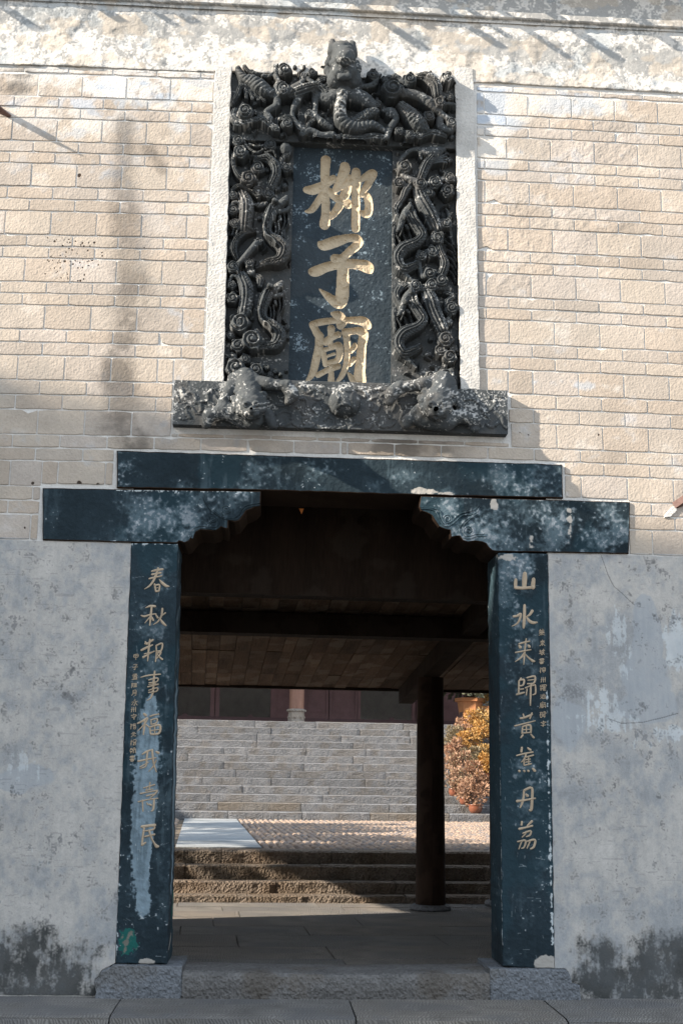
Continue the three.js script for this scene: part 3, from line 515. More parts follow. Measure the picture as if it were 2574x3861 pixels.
// ------------------------------------------------------------------ eaves of the gate roof, above the picture: they shade the top of the wall
{
  const roof = thing('gate_roof', 'grey tiled eaves overhanging the top of the gate wall', 'roof', [0, 6.66, 0]);
  const sl = 24 * DEG, caps = [], pans = [], rafters = [], er = rng(44);
  for (let x = -5; x < 5.2; x += 0.168) { // round rafter ends reach past the tiles
    if (er() < 0.40) { const fr0 = 0.014 + 0.016 * er(), f = new THREE.CylinderGeometry(fr0, fr0 * 1.2, 1.4, 10); f.rotateX(Math.PI / 2); f.translate(0, -0.06, -0.7); f.rotateX(sl); f.translate(x + 0.1 * er(), 6.66, 0.25 + 0.13 * er()); rafters.push(f); }
    const c = new THREE.CylinderGeometry(0.052, 0.052, 1.25, 10); c.rotateX(Math.PI / 2); c.translate(0, 0.02, -0.625 + 0.0); c.rotateX(sl); c.translate(x, 6.68, 0.20 + 0.04 * er()); caps.push(c);
    const p = new THREE.CylinderGeometry(0.075, 0.075, 1.1, 8, 1, true, 0, Math.PI); p.rotateZ(0); p.rotateX(Math.PI / 2); p.rotateZ(Math.PI / 2); p.translate(0, 0.03, -0.55); p.rotateX(sl); p.translate(x + 0.084, 6.71, 0.14); pans.push(p);
  }
  part(roof, 'cap_tile', mergeGeometries(caps), M.tile, { kind: 'stuff' });
  part(roof, 'rafter', mergeGeometries(rafters), M.wood[1], { kind: 'stuff' });
  part(roof, 'pan_tile', mergeGeometries(pans), M.tile, { kind: 'stuff' });
  const deck = box(-5, 5.2, -0.03, 0, -1.2, 0.12); deck.rotateX(sl); deck.translate(0, 6.66, 0); part(roof, 'deck_board', boxUV(deck), M.wood[1]);
  part(roof, 'wall_cap', boxUV(box(-5, 5.2, 6.662, 7.1, -0.36, -0.02), 1), M.tile);
}

// ------------------------------------------------------------------ stone doorframe
const frame = thing('stone_doorframe', 'dark blue-black stone doorframe with inscribed pillars, bracketed corners and granite threshold', 'doorframe', [0.44, 0, 0]);
function framePart(name, poly, zF, zB, seed, opt = {}) {
  const p = px2(poly); const pts = roughPoly(p.reverse(), opt.step || 0.05, opt.amp === undefined ? 0.002 : opt.amp, seed);
  return part(frame, name, planarUV(slab(pts, zF, zB, opt.bevel || 0.006)), opt.mat || [M.stone, name === 'lintel' ? M.darkBrown : M.stone], opt.extra);
}
framePart('lintel', [[442, 1702], [1280, 1728], [2116, 1754], [2119, 1881], [1583, 1869], [984, 1851], [442, 1841]], 0.022, -0.44, 3);
// left and right crossbeams, each running into a carved corner bracket
const c7 = ([x, y]) => [600 + x * 0.4464, 1650 + y * 0.4464], c8 = ([x, y]) => [1300 + x * 0.4464, 1650 + y * 0.4464];
const brL = [[857, 462], [857, 548], [826, 584], [780, 606], [738, 622], [706, 668], [678, 704], [640, 717], [598, 706], [586, 710], [584, 770], [560, 774], [526, 758], [496, 782], [446, 792], [396, 786], [350, 784], [306, 806], [276, 846], [250, 880], [216, 892], [172, 878]].map(c7);
const brR = [[1282, 968], [1238, 958], [1206, 930], [1186, 900], [1150, 884], [1090, 878], [1030, 886], [990, 872], [962, 836], [936, 836], [892, 846], [884, 786], [842, 780], [790, 756], [756, 706], [730, 662], [690, 640], [640, 622], [622, 588], [634, 496]].map(c8);
part(frame, 'crossbeam', planarUV(slab(roughPoly(px2([[163, 1842], [984, 1854], ...brL.slice(1), [668, 2049], [482, 2046], [163, 2037]]).reverse(), 0.06, 0.0012, 21), 0.016, -0.40, 0.005)), [M.stone, M.darkBrown]);
part(frame, 'crossbeam', planarUV(slab(roughPoly(px2([[1584, 1872], [2371, 1895], [2366, 2089], [2053, 2083], [1876, 2081], ...brR.slice(0, -1)]).reverse(), 0.06, 0.0012, 22), 0.016, -0.40, 0.005)), [M.stone, M.darkBrown]);
framePart('pillar', [[497, 2049], [671, 2052], [632, 3634], [437, 3630]], 0.012, -0.36, 23, { amp: 0.003, step: 0.035 });
framePart('pillar', [[1875, 2086], [2062, 2089], [2088, 3651], [1893, 3642]], 0.012, -0.36, 24, { amp: 0.003, step: 0.035 });
{ // threshold: worn round-topped sill between two rough end blocks
  const y0 = 0.0, yt = 0.150, xl = W(690, 3700).x, xr = W(1838, 3700).x, nx = 60, prof = [[0.0, 0.064], [0.06, 0.07], [0.10, 0.068], [0.128, 0.060], [0.143, 0.046], [yt, 0.02], [yt + 0.004, -0.15], [yt, -0.30], [yt - 0.02, -0.36], [0, -0.37]];
  const pos = [], idx = []; for (let i = 0; i <= nx; i++) { const x = lerp(xl, xr, i / nx), s = Math.sin(Math.PI * i / nx); prof.forEach(([y, z], k) => { const w = k < 5 ? 0.012 * (fbm(x * 14, y * 40 + k, 3) - 0.5) : 0.004 * (fbm(x * 9, z * 9, 3) - 0.5); pos.push(x, y > 0.03 ? y - 0.012 * s + w * 0.4 : y - 0.02, z + w); }); }
  const m = prof.length; for (let i = 0; i < nx; i++) for (let k = 0; k < m - 1; k++) { const a = i * m + k, b = a + m; idx.push(a, b, a + 1, b, b + 1, a + 1); }
  const th = part(frame, 'threshold', boxUV(geom(pos, idx)), M.sill); th.geometry.computeVertexNormals();
  const L = [[690, 3637], [430, 3634], [419, 3644], [386, 3660], [372, 3686], [360, 3696], [367, 3735], [360, 3765], [690, 3768]], Rr = [[1838, 3646], [2126, 3652], [2138, 3668], [2148, 3702], [2176, 3711], [2182, 3774], [1838, 3772]];
  for (const [q, s] of [[L, 41], [Rr, 42]]) { const pts = roughPoly(px2(q), 0.03, 0.002, s); part(frame, 'end_block', boxUV(slab(THREE.ShapeUtils.isClockWise(pts.map(p => new THREE.Vector2(...p))) ? pts.reverse() : pts, 0.056, -0.37, 0.008)), M.sillEnd); }
}
// carved lines and small cloud scrolls on the brackets
function tubePx(parent, name, list, z, rad, m, uv = true) { const pts = spline(list.map(([x, y]) => { const w = W(x, y, z); return [w.x, w.y, z]; }), 6).map(p => new THREE.Vector3(...p)); const c = new THREE.CatmullRomCurve3(pts); const g = new THREE.TubeGeometry(c, pts.length * 2, rad, 6, false); return part(parent, name, uv ? planarUV(g) : g, m); }
function spiralPts(cx, cy, r, turns, dir, ph) { const o = [], n = Math.round(turns * 14); for (let i = 0; i <= n; i++) { const t = i / n, a = ph + dir * t * turns * 2 * Math.PI, q = r * (1 - 0.82 * t); o.push([cx + q * Math.cos(a), cy + q * Math.sin(a)]); } return o; }
const BR = frame.children.filter(c => c.name === 'crossbeam');
for (const [b, f, lines, scr] of [[BR[0], c7, [[[250, 860], [262, 800], [300, 760], [370, 745], [440, 758], [490, 745], [505, 710], [480, 670], [440, 640]], [[280, 850], [296, 800], [330, 770], [400, 765], [470, 775], [512, 745], [520, 700]], [[375, 500], [400, 560], [450, 620], [520, 670], [580, 690], [650, 690], [690, 660], [715, 615], [760, 585], [850, 570]], [[395, 540], [450, 606], [540, 668], [620, 680], [672, 650], [700, 600], [745, 570], [850, 552]]], [[455, 690, 36], [568, 612, 46]]],
  [BR[1], c8, [[[640, 600], [720, 605], [770, 630], [800, 690], [830, 740], [880, 745], [930, 710], [990, 660], [1060, 650], [1110, 630], [1140, 580]], [[640, 590], [740, 596], [800, 620], [815, 680], [845, 720], [900, 705], [960, 650], [1040, 625], [1090, 610], [1132, 575]], [[1190, 830], [1120, 830], [1050, 850], [990, 840], [965, 790], [985, 730], [1030, 690], [1090, 655]], [[1170, 815], [1100, 815], [1040, 830], [1000, 800], [1000, 750], [1050, 690], [1120, 640]]], [[868, 690, 46], [1045, 790, 50]]]]) {
  for (const l of lines) tubePx(b, 'carved_line', l.map(f), 0.0165, 0.0058, M.stone);
  for (const [cx, cy, r] of scr) tubePx(b, 'cloud_scroll', spiralPts(cx, cy, r, 2.1, 1, 2).map(f), 0.0165, 0.0052, M.stone);
}
console.log('frame done');
// ------------------------------------------------------------------ carved tablet above the door
const tablet = thing('carved_tablet', 'carved dark stone tablet with dragon frame, crouching lions and three large cream characters', 'tablet', [0.42, 3.34, 0]);
const FR = { L: [800, 480, 0.3189], R: [1300, 480, 0.3189], T: [800, 120, 0.6378], BL: [620, 1150, 0.4337], BR: [1260, 1150, 0.4337], TL: [860, 240, 0.2806], TR: [1300, 240, 0.2806], BALL: [1180, 1430, 0.1531] };
const fp = (f, x, y) => [FR[f][0] + x * FR[f][2], FR[f][1] + y * FR[f][2]];
const fw = (f, x, y, z = 0.05) => W(...fp(f, x, y), z);
const fr = (f, r) => r * FR[f][2] / 588;

class Relief { // a carved face: heights on a fine grid, each figure keeps its own cells
  constructor(x0, x1, y0, y1, cell, base) {
    Object.assign(this, { x0, y0, cell, base, nx: Math.ceil((x1 - x0) / cell) + 1, ny: Math.ceil((y1 - y0) / cell) + 1, names: ['backing'] });
    this.H = new Float32Array(this.nx * this.ny); this.I = new Int16Array(this.nx * this.ny);
    for (let j = 0; j < this.ny; j++) for (let i = 0; i < this.nx; i++) { const x = x0 + i * cell, y = y0 + j * cell; this.H[j * this.nx + i] = base + 0.004 * (fbm(x * 18, y * 18, 3) - 0.5); }
  }
  id(n) { this.names.push(n); return this.names.length - 1; }
  cells(ax, bx, ay, by, f) { const c = this.cell; const i0 = Math.max(0, Math.floor((ax - this.x0) / c)), i1 = Math.min(this.nx - 1, Math.ceil((bx - this.x0) / c)), j0 = Math.max(0, Math.floor((ay - this.y0) / c)), j1 = Math.min(this.ny - 1, Math.ceil((by - this.y0) / c)); for (let j = j0; j <= j1; j++) for (let i = i0; i <= i1; i++) f(j * this.nx + i, this.x0 + i * c, this.y0 + j * c); }
  put(k, h, id) { h = h * (this.zs || 1) + (this.dz || 0); const o = this.H[k]; if (h > o) { this.H[k] = h; this.I[k] = id; } else if (o - h < 0.004) this.H[k] = o + 0.0006; }
  tube(id, P, style = '') { // P: [x, y, radius, height of the axis] in metres
    const S = spline(P, 10); let ax = 1e9, bx = -1e9, ay = 1e9, by = -1e9, len = 0; const A = [0];
    S.forEach((s, i) => { s[2] = Math.max(0.002, s[2] * (this.rs || 1)); ax = Math.min(ax, s[0] - s[2]); bx = Math.max(bx, s[0] + s[2]); ay = Math.min(ay, s[1] - s[2]); by = Math.max(by, s[1] + s[2]); if (i) A.push(len += Math.hypot(s[0] - S[i - 1][0], s[1] - S[i - 1][1])); });
    this.cells(ax, bx, ay, by, (k, x, y) => {
      let best = 9, bi = 0, bt = 0; for (let i = 0; i < S.length - 1; i++) { const a = S[i], b = S[i + 1], dx = b[0] - a[0], dy = b[1] - a[1], t = clamp(((x - a[0]) * dx + (y - a[1]) * dy) / (dx * dx + dy * dy + 1e-12), 0, 1); const d = Math.hypot(x - a[0] - dx * t, y - a[1] - dy * t) / lerp(a[2], b[2], t); if (d < best) { best = d; bi = i; bt = t; } }
      if (best >= 1) return;
      const a = S[bi], b = S[bi + 1], r = lerp(a[2], b[2], bt), z = lerp(a[3], b[3], bt), L = Math.hypot(b[0] - a[0], b[1] - a[1]) || 1, sx = ((x - a[0]) * (b[1] - a[1]) - (y - a[1]) * (b[0] - a[0])) / L / r;
      const arc = lerp(A[bi], A[bi + 1], bt); let h = z + r * 0.95 * Math.sqrt(1 - best * best);
      if (style === 'rib') h += sx > -0.25 ? 0.0075 * Math.cos(sx * 13) - 0.003 : 0.004 * (Math.cos(arc * 300) * Math.cos(sx * 11));
      if (style === 'ring') h += 0.007 * Math.abs(Math.cos(arc * 110 + sx * 1.2));
      if (style === 'scale') h += 0.008 * Math.abs(Math.cos(arc * 130) * Math.cos(sx * 5 + (Math.floor(arc * 41) % 2) * 1.57));
      if (style === 'hair') h += 0.005 * Math.cos(sx * 9);
      this.put(k, h, id);
    });
  }
  scroll(id, cx, cy, R, z, dir = 1, ph = 0, lobes = 5) {
    this.cells(cx - R * 1.2, cx + R * 1.2, cy - R * 1.2, cy + R * 1.2, (k, x, y) => {
      const dx = x - cx, dy = y - cy, r = Math.hypot(dx, dy), a = Math.atan2(dy, dx), Re = R * (1 + 0.10 * Math.cos(lobes * a + ph)); if (r > Re) return;
      const q = ((r / (R * 0.40) - dir * a / (2 * Math.PI) + ph) % 1 + 1) % 1, e = Math.min(1, (Re - r) / (R * 0.14));
      let h = z + R * 0.30 * Math.sqrt(e) + R * 0.22 * (1 - r / Re) + R * 0.30 * (0.5 + 0.5 * Math.cos(2 * Math.PI * q)) * sm(0, 0.25, r / R);
      if (r < R * 0.26) h = Math.max(h, z + R * 0.52 + R * 0.22 * Math.sqrt(1 - (r / R / 0.26) ** 2));
      this.put(k, h, id);
    });
  }
  dome(id, cx, cy, rx, ry, z, hh, rot = 0) { const m = Math.max(rx, ry), c = Math.cos(rot), s = Math.sin(rot); this.cells(cx - m, cx + m, cy - m, cy + m, (k, x, y) => { const dx = ((x - cx) * c + (y - cy) * s) / rx, dy = (-(x - cx) * s + (y - cy) * c) / ry, d = dx * dx + dy * dy; if (d < 1) this.put(k, z + hh * Math.sqrt(1 - d), id); }); }
  fill(n, seed, z0) { const r = rng(seed); for (let k = 0; k < n; k++) { const cx = this.x0 + this.cell * this.nx * r(), cy = this.y0 + this.cell * this.ny * r(); if (r() < 0.45) this.scroll(this.id('small_curl'), cx, cy, 0.011 + 0.011 * r(), z0 + 0.012 * r(), r() < 0.5 ? 1 : -1, r(), 3); else { const a = r() * 6.283, L = 0.03 + 0.035 * r(), b = (r() - 0.5) * 2; this.tube(this.id('leaf_sprig'), [[cx, cy, 0.003, z0], [cx + L * 0.4 * Math.cos(a), cy + L * 0.4 * Math.sin(a), 0.0085, z0 + 0.010], [cx + L * 0.75 * Math.cos(a + b * 0.5), cy + L * 0.75 * Math.sin(a + b * 0.5), 0.007, z0 + 0.012], [cx + L * Math.cos(a + b), cy + L * Math.sin(a + b), 0.003, z0 + 0.006]], 'hair'); } } }
  build(parent, label) {
    const { nx, ny, cell, x0, y0, H, I } = this, done = [];
    for (let k = 0; k < H.length; k++) { const x = x0 + (k % nx) * cell, y = y0 + Math.floor(k / nx) * cell; H[k] += (I[k] ? 0.0060 : 0.004) * (fbm(x * 62, y * 62, 3) - 0.5) - (I[k] ? 0.0055 * sm(0.56, 0.66, fbm(x * 30 + 7, y * 30, 3)) : 0); }
    const own = (i, j) => Math.max(I[j * nx + i], I[j * nx + i + 1], I[(j + 1) * nx + i], I[(j + 1) * nx + i + 1]);
    const list = this.names.map(() => []);
    for (let j = 0; j < ny - 1; j++) for (let i = 0; i < nx - 1; i++) list[own(i, j)].push(j * nx + i);
    // shared smooth normals from the height grid
    const nrm = k => { const i = k % nx, j = (k - i) / nx, a = H[j * nx + Math.min(nx - 1, i + 1)], b = H[j * nx + Math.max(0, i - 1)], c = H[Math.min(ny - 1, j + 1) * nx + i], d = H[Math.max(0, j - 1) * nx + i]; return new THREE.Vector3((b - a) / (2 * cell), (d - c) / (2 * cell), 1).normalize(); };
    const pieces = [[0, list[0]]]; // each carved figure that stands apart is a piece of its own
    for (let id = 1; id < list.length; id++) { const left = new Set(list[id]); while (left.size) { const k0 = left.values().next().value, st = [k0], comp = []; left.delete(k0); while (st.length) { const k = st.pop(); comp.push(k); for (const n of [k - 1, k + 1, k - nx, k + nx, k - nx - 1, k - nx + 1, k + nx - 1, k + nx + 1]) if (left.delete(n)) st.push(n); } if (comp.length < 40) list[0].push(...comp); else pieces.push([id, comp]); } }
    pieces.forEach(([id, cellsOf]) => {
      if (!cellsOf.length) return; const map = new Map(), pos = [], nor = [], idx = [];
      const v = k => { let q = map.get(k); if (q === undefined) { q = pos.length / 3; map.set(k, q); pos.push(x0 + (k % nx) * cell, y0 + Math.floor(k / nx) * cell, H[k]); const n = nrm(k); nor.push(n.x, n.y, n.z); } return q; };
      for (const k of cellsOf) { const a = v(k), b = v(k + 1), c = v(k + nx), d = v(k + nx + 1); idx.push(a, b, c, b, d, c); }
      const g = new THREE.BufferGeometry(); g.setAttribute('position', new THREE.Float32BufferAttribute(pos, 3)); g.setAttribute('normal', new THREE.Float32BufferAttribute(nor, 3)); g.setIndex(idx);
      done.push(part(parent, this.names[id], planarUV(g, 0), M.tablet));
    });
    return done;
  }
}
function edgeBox(x0, x1, y0, y1, z) { return (planarUV(slab([[x0, y0], [x1, y0], [x1, y1], [x0, y1]], z, -0.22, 0.004))); }
function fig(rel, f, zBase) { // drawing helpers in the pixels of one enlarged crop of the photograph
  const pt = (p, dz) => { const w = fw(f, p[0], p[1]); return [w.x, w.y, fr(f, p[2]), (p[3] === undefined ? zBase : p[3]) + dz]; };
  return {
    tube: (id, pts, style, dz = 0) => rel.tube(id, pts.map(p => pt(p, dz)), style),
    thin: (id, pts, r, z, style) => rel.tube(id, pts.map(p => pt([p[0], p[1], r, z], 0)), style),
    scroll: (n, x, y, r, z, dir, ph, lobes) => { const w = fw(f, x, y); rel.scroll(rel.id(n || 'cloud_scroll'), w.x, w.y, fr(f, r), z === undefined ? zBase : z, dir, ph, lobes); },
    dome: (id, x, y, rx, ry, z, h, rot) => { const w = fw(f, x, y); rel.dome(id, w.x, w.y, fr(f, rx), fr(f, ry), z, h, rot); },
  };
}
const RC = 0.0032;
{ // left side panel
  const a = W(872, 506), b = W(1098, 1452), x0 = W(847, 1000).x - 0.006, x1 = W(1097, 1000).x;
  const rel = new Relief(x0, x1, b.y, a.y - 0.005, RC, -0.07); rel.zs = 1.2; rel.dz = -0.06; rel.rs = 0.88; const q = fig(rel, 'L', 0.03), d = fig(rel, 'BL', 0.03);
  const sc = [[300, 115, 72, 0.045], [335, 275, 92, 0.06], [430, 585, 98, 0.06], [540, 440, 84, 0.04], [540, 715, 80, 0.03], [670, 740, 76, 0.03], [690, 150, 80, 0.03], [880, 430, 70, 0.035], [250, 770, 58, 0.045], [265, 1100, 62, 0.045], [245, 1625, 78, 0.05], [440, 1580, 60, 0.05], [460, 1670, 50, 0.04], [545, 1325, 55, 0.05], [240, 1990, 74, 0.05], [330, 2290, 100, 0.05], [560, 1780, 44, 0.03], [860, 625, 36, 0.02], [250, 930, 70, 0.035], [230, 1830, 60, 0.04]];
  const body = rel.id('dragon'); // coiling body behind the clouds
  q.tube(body, [[520, 330, 50, 0.03], [640, 315, 66, 0.035], [740, 400, 72, 0.04], [755, 520, 70, 0.04], [690, 660, 64, 0.035]], 'rib');
  q.tube(body, [[360, 740, 90, 0.02], [400, 850, 98, 0.045], [405, 980, 98, 0.045], [390, 1130, 96, 0.035]], 'rib');
  q.tube(body, [[350, 1720, 90, 0.02], [400, 1860, 98, 0.045], [405, 1990, 98, 0.045], [380, 2150, 94, 0.035]], 'rib');
  q.tube(body, [[500, 1170, 26, 0.03], [380, 1210, 40, 0.045], [280, 1300, 52, 0.05], [250, 1410, 50, 0.05], [290, 1510, 34, 0.04]], 'rib');
  for (const [p, r] of [[[[370, 110], [430, 200], [520, 255], [600, 215]], 20], [[[440, 150], [520, 180], [600, 165], [640, 210]], 18], [[[640, 250], [720, 235], [760, 300]], 18], [[[350, 330], [450, 290], [560, 300]], 16], [[[560, 150], [620, 240], [700, 290]], 14]]) q.thin(body, p, r, 0.045, 'hair');
  const stem = rel.id('cloud_stem');
  q.tube(stem, [[255, 300, 34, 0.05], [250, 400, 30, 0.055], [300, 520, 34, 0.055], [400, 600, 30, 0.05]], 'hair'); q.tube(stem, [[810, 420, 30, 0.03], [830, 320, 34, 0.04], [910, 270, 30, 0.045], [920, 190, 34, 0.045]], 'hair');
  q.tube(stem, [[205, 800, 20, 0.04], [240, 700, 26, 0.05], [330, 655, 30, 0.055], [470, 720, 22, 0.05]], 'hair'); q.tube(stem, [[250, 1620, 30, 0.05], [330, 1560, 36, 0.055], [420, 1470, 46, 0.06], [520, 1350, 46, 0.06]], '');
  q.tube(stem, [[210, 900, 20, 0.045], [250, 850, 24, 0.05], [310, 860, 22, 0.05], [320, 960, 18, 0.04]], ''); q.tube(stem, [[190, 1800, 20, 0.045], [240, 1720, 24, 0.05], [310, 1760, 22, 0.05], [320, 1860, 18, 0.04]], '');
  q.tube(stem, [[480, 860, 16, 0.03], [560, 870, 40, 0.03], [640, 850, 30, 0.03]], 'ring'); q.tube(stem, [[500, 1700, 30, 0.03], [570, 1750, 50, 0.035], [560, 1830, 36, 0.03]], 'hair');
  for (let k = 0; k < 5; k++) { q.thin(stem, [[230 + 52 * k, 1230 - 10 * k], [260 + 50 * k, 1150], [310 + 42 * k, 1160]], 14, 0.045, ''); }
  rel.dome(rel.id('cloud_boss'), ...(w => [w.x, w.y])(fw('L', 868, 200)), fr('L', 74), fr('L', 84), 0.03, 0.045);
  sc.forEach((s, i) => q.scroll('cloud_scroll', s[0], s[1], s[2], s[3], i % 2 ? 1 : -1, i * 0.37, i % 3 ? 5 : 3));
  const dragon = (t) => { const id = rel.id('dragon'); const T = (p) => p.map(([x, y, r, z]) => { const [X, Y, S] = t(x, y); return [X, Y, r * S, z]; });
    const e = t.q;
    e.tube(id, T([[740, 900, 70, 0.055], [690, 990, 84, 0.06], [650, 1120, 66, 0.06], [672, 1240, 60, 0.06], [780, 1330, 84, 0.06], [850, 1430, 96, 0.06], [800, 1540, 80, 0.055], [650, 1560, 50, 0.05], [520, 1615, 24, 0.04]]), 'rib');
    e.tube(id, T([[690, 920, 12, 0.105], [662, 1010, 13, 0.112], [612, 1170, 14, 0.10], [640, 1270, 14, 0.10], [720, 1330, 12, 0.115], [755, 1390, 10, 0.12]]), '');
    e.tube(id, T([[780, 900, 60, 0.06], [850, 850, 52, 0.07], [880, 810, 34, 0.07]]), ''); e.tube(id, T([[790, 960, 44, 0.05], [880, 940, 36, 0.05], [905, 900, 22, 0.05]]), '');
    e.tube(id, T([[735, 880, 34, 0.11], [760, 890, 30, 0.11]]), ''); e.tube(id, T([[800, 1020, 24, 0.05], [810, 1060, 20, 0.05]]), '');
    for (const m of [[[850, 980], [860, 1080], [830, 1200], [830, 1310]], [[900, 960], [900, 1080], [860, 1180], [860, 1300]], [[780, 1060], [790, 1160], [770, 1280]], [[740, 1080], [752, 1180], [730, 1290]]]) e.tube(id, T(m.map(p => [...p, 15, 0.04])), 'hair');
  };
  const t1 = (x, y) => [x, y, 1]; t1.q = q; dragon(t1);
  const t2 = (x, y) => { const X = 800 + 0.3189 * x - 18, Y = 480 + 0.3189 * (y + 1005); return [(X - 620) / 0.4337, (Y - 1150) / 0.4337, 0.3189 / 0.4337]; }; t2.q = d; dragon(t2);
  [[655, 140, 92, 0.05], [765, 290, 98, 0.05], [640, 330, 66, 0.04], [620, 530, 90, 0.05], [795, 545, 66, 0.045], [575, 230, 40, 0.03], [700, 440, 50, 0.03], [590, 420, 44, 0.03]].forEach((s, i) => d.scroll('cloud_scroll', s[0], s[1], s[2], s[3], i % 2 ? 1 : -1, i * 0.5));
  rel.fill(90, Math.round(a.x * 100) + 300, 0.012); const p = part(tablet, 'side_panel', edgeBox(x0, x1, b.y, a.y, -0.076), M.tablet); rel.build(p);
}
{ // right side panel
  const a = W(1480, 530), b = W(1480, 1462), x0 = W(1481, 1000).x, x1 = W(1727, 1000).x + 0.004;
  const rel = new Relief(x0, x1, b.y, a.y - 0.005, RC, -0.07); rel.zs = 1.2; rel.dz = -0.06; rel.rs = 0.88; const q = fig(rel, 'R', 0.03), d = fig(rel, 'BR', 0.03);
  const body = rel.id('dragon');
  q.tube(body, [[860, 640, 70, 0.03], [930, 840, 104, 0.045], [1010, 980, 104, 0.045], [1090, 1140, 96, 0.035]], 'rib');
  q.tube(body, [[960, 1860, 80, 0.02], [1020, 2000, 104, 0.045], [1070, 2150, 100, 0.045], [1160, 2330, 90, 0.035]], 'rib');
  q.tube(body, [[1100, 1290, 40, 0.04], [1140, 1450, 52, 0.05], [1190, 1590, 66, 0.05], [1140, 1740, 60, 0.04]], 'rib');
  q.tube(body, [[1180, 210, 40, 0.04], [1060, 260, 84, 0.05], [930, 250, 60, 0.055], [840, 228, 34, 0.055], [760, 250, 36, 0.05], [690, 310, 34, 0.045], [650, 390, 34, 0.045]], '');
  q.tube(body, [[1060, 300, 60, 0.05], [970, 410, 72, 0.055], [905, 560, 70, 0.05]], 'rib'); q.tube(body, [[890, 250, 30, 0.06], [915, 330, 24, 0.05]], '');
  for (let k = 0; k < 4; k++) q.thin(body, [[1040, 300 + 30 * k], [1140, 300 + 24 * k], [1210, 270 + 36 * k]], 17, 0.05, '');
  for (let k = 0; k < 4; k++) q.thin(body, [[1210 + 14 * k, 900 + 40 * k], [1250, 960 + 60 * k], [1270 + 8 * k, 1060 + 90 * k]], 13, 0.03, '');
  for (let k = 0; k < 6; k++) q.thin(body, [[1240, 1240 + 80 * k], [1290, 1280 + 80 * k], [1330, 1370 + 80 * k]], 15, 0.03, 'hair');
  const stem = rel.id('cloud_stem');
  q.tube(stem, [[700, 470, 60, 0.04], [720, 540, 50, 0.045], [820, 600, 56, 0.05], [1000, 640, 50, 0.05], [1170, 580, 40, 0.05]], '');
  q.tube(stem, [[760, 660, 60, 0.04], [720, 720, 56, 0.045], [690, 800, 44, 0.045], [640, 880, 36, 0.05], [600, 950, 30, 0.05]], 'hair'); q.tube(stem, [[1030, 1170, 24, 0.05], [1100, 1120, 30, 0.055], [1200, 1080, 30, 0.055], [1280, 980, 22, 0.045]], 'hair');
  q.tube(stem, [[880, 1530, 50, 0.04], [900, 1640, 30, 0.045], [930, 1740, 34, 0.05], [980, 1680, 40, 0.05]], ''); q.tube(stem, [[700, 1860, 40, 0.03], [760, 1830, 40, 0.045], [880, 1880, 44, 0.05], [1100, 1870, 34, 0.05], [1250, 1870, 30, 0.045]], 'hair');
  q.tube(stem, [[1200, 1900, 40, 0.03], [1290, 1960, 34, 0.04], [1220, 2030, 44, 0.04], [1250, 2180, 40, 0.035]], 'hair');
  [[715, 440, 92, 0.05], [650, 620, 76, 0.045], [900, 650, 82, 0.06], [1070, 630, 88, 0.055], [1000, 745, 74, 0.05], [1245, 565, 72, 0.045], [1220, 720, 90, 0.045], [1200, 1110, 78, 0.05], [1100, 1280, 88, 0.05], [1040, 1440, 84, 0.045], [910, 1490, 74, 0.05], [1010, 1710, 82, 0.055], [1150, 1790, 80, 0.055], [1030, 1840, 80, 0.055], [840, 1850, 80, 0.05], [1270, 2110, 88, 0.045], [1250, 330, 40, 0.03], [1230, 2260, 60, 0.03]].forEach((s, i) => q.scroll('cloud_scroll', s[0], s[1], s[2], s[3], i % 2 ? 1 : -1, i * 0.41, i % 3 ? 4 : 5));
  const dragon = (t) => { const id = rel.id('dragon'), e = t.q, T = p => p.map(([x, y, r, z]) => { const [X, Y, S] = t(x, y); return [X, Y, r * S, z]; });
    e.tube(id, T([[760, 960, 60, 0.06], [800, 1060, 76, 0.06], [880, 1170, 74, 0.06], [920, 1250, 66, 0.06], [850, 1340, 74, 0.06], [690, 1420, 92, 0.06], [625, 1530, 84, 0.055], [690, 1640, 74, 0.05], [800, 1610, 66, 0.045], [880, 1560, 50, 0.04]]), 'rib');
    e.tube(id, T([[690, 1670, 44, 0.04], [780, 1750, 26, 0.045], [840, 1810, 18, 0.05]]), '');
    e.tube(id, T([[770, 940, 58, 0.07], [720, 1000, 60, 0.07], [680, 1090, 46, 0.06], [640, 1180, 28, 0.055]]), ''); e.tube(id, T([[640, 880, 56, 0.05], [610, 940, 44, 0.05], [640, 1030, 26, 0.05], [690, 1140, 16, 0.06], [660, 1240, 12, 0.055]]), 'hair');
    e.tube(id, T([[764, 930, 26, 0.115], [772, 960, 20, 0.115]]), ''); e.tube(id, T([[700, 1040, 22, 0.11], [712, 1070, 18, 0.11]]), ''); e.tube(id, T([[730, 1130, 26, 0.05], [760, 1160, 20, 0.05]]), '');
    for (const m of [[[600, 1080], [620, 1220], [660, 1300], [670, 1390]], [[690, 1190], [720, 1260], [760, 1320]], [[580, 1100], [590, 1250], [600, 1360]], [[770, 1180], [790, 1250], [800, 1320]]]) e.tube(id, T(m.map(p => [...p, 17, 0.035])), 'hair');
    e.tube(id, T([[820, 990, 18, 0.1], [850, 1080, 14, 0.1], [900, 1140, 8, 0.09]]), '');
  };
  const t1 = (x, y) => [x, y, 1]; t1.q = q; dragon(t1);
  const t2 = (x, y) => { const X = 1300 + 0.3189 * x + 4, Y = 480 + 0.3189 * (y + 1000); return [(X - 1260) / 0.4337, (Y - 1150) / 0.4337, 0.3189 / 0.4337]; }; t2.q = d; dragon(t2);
  [[970, 280, 76, 0.045], [930, 370, 56, 0.04], [1010, 430, 66, 0.045], [980, 610, 82, 0.05], [840, 600, 50, 0.045], [1050, 350, 40, 0.03]].forEach((s, i) => d.scroll('cloud_scroll', s[0], s[1], s[2], s[3], i % 2 ? 1 : -1, i * 0.5));
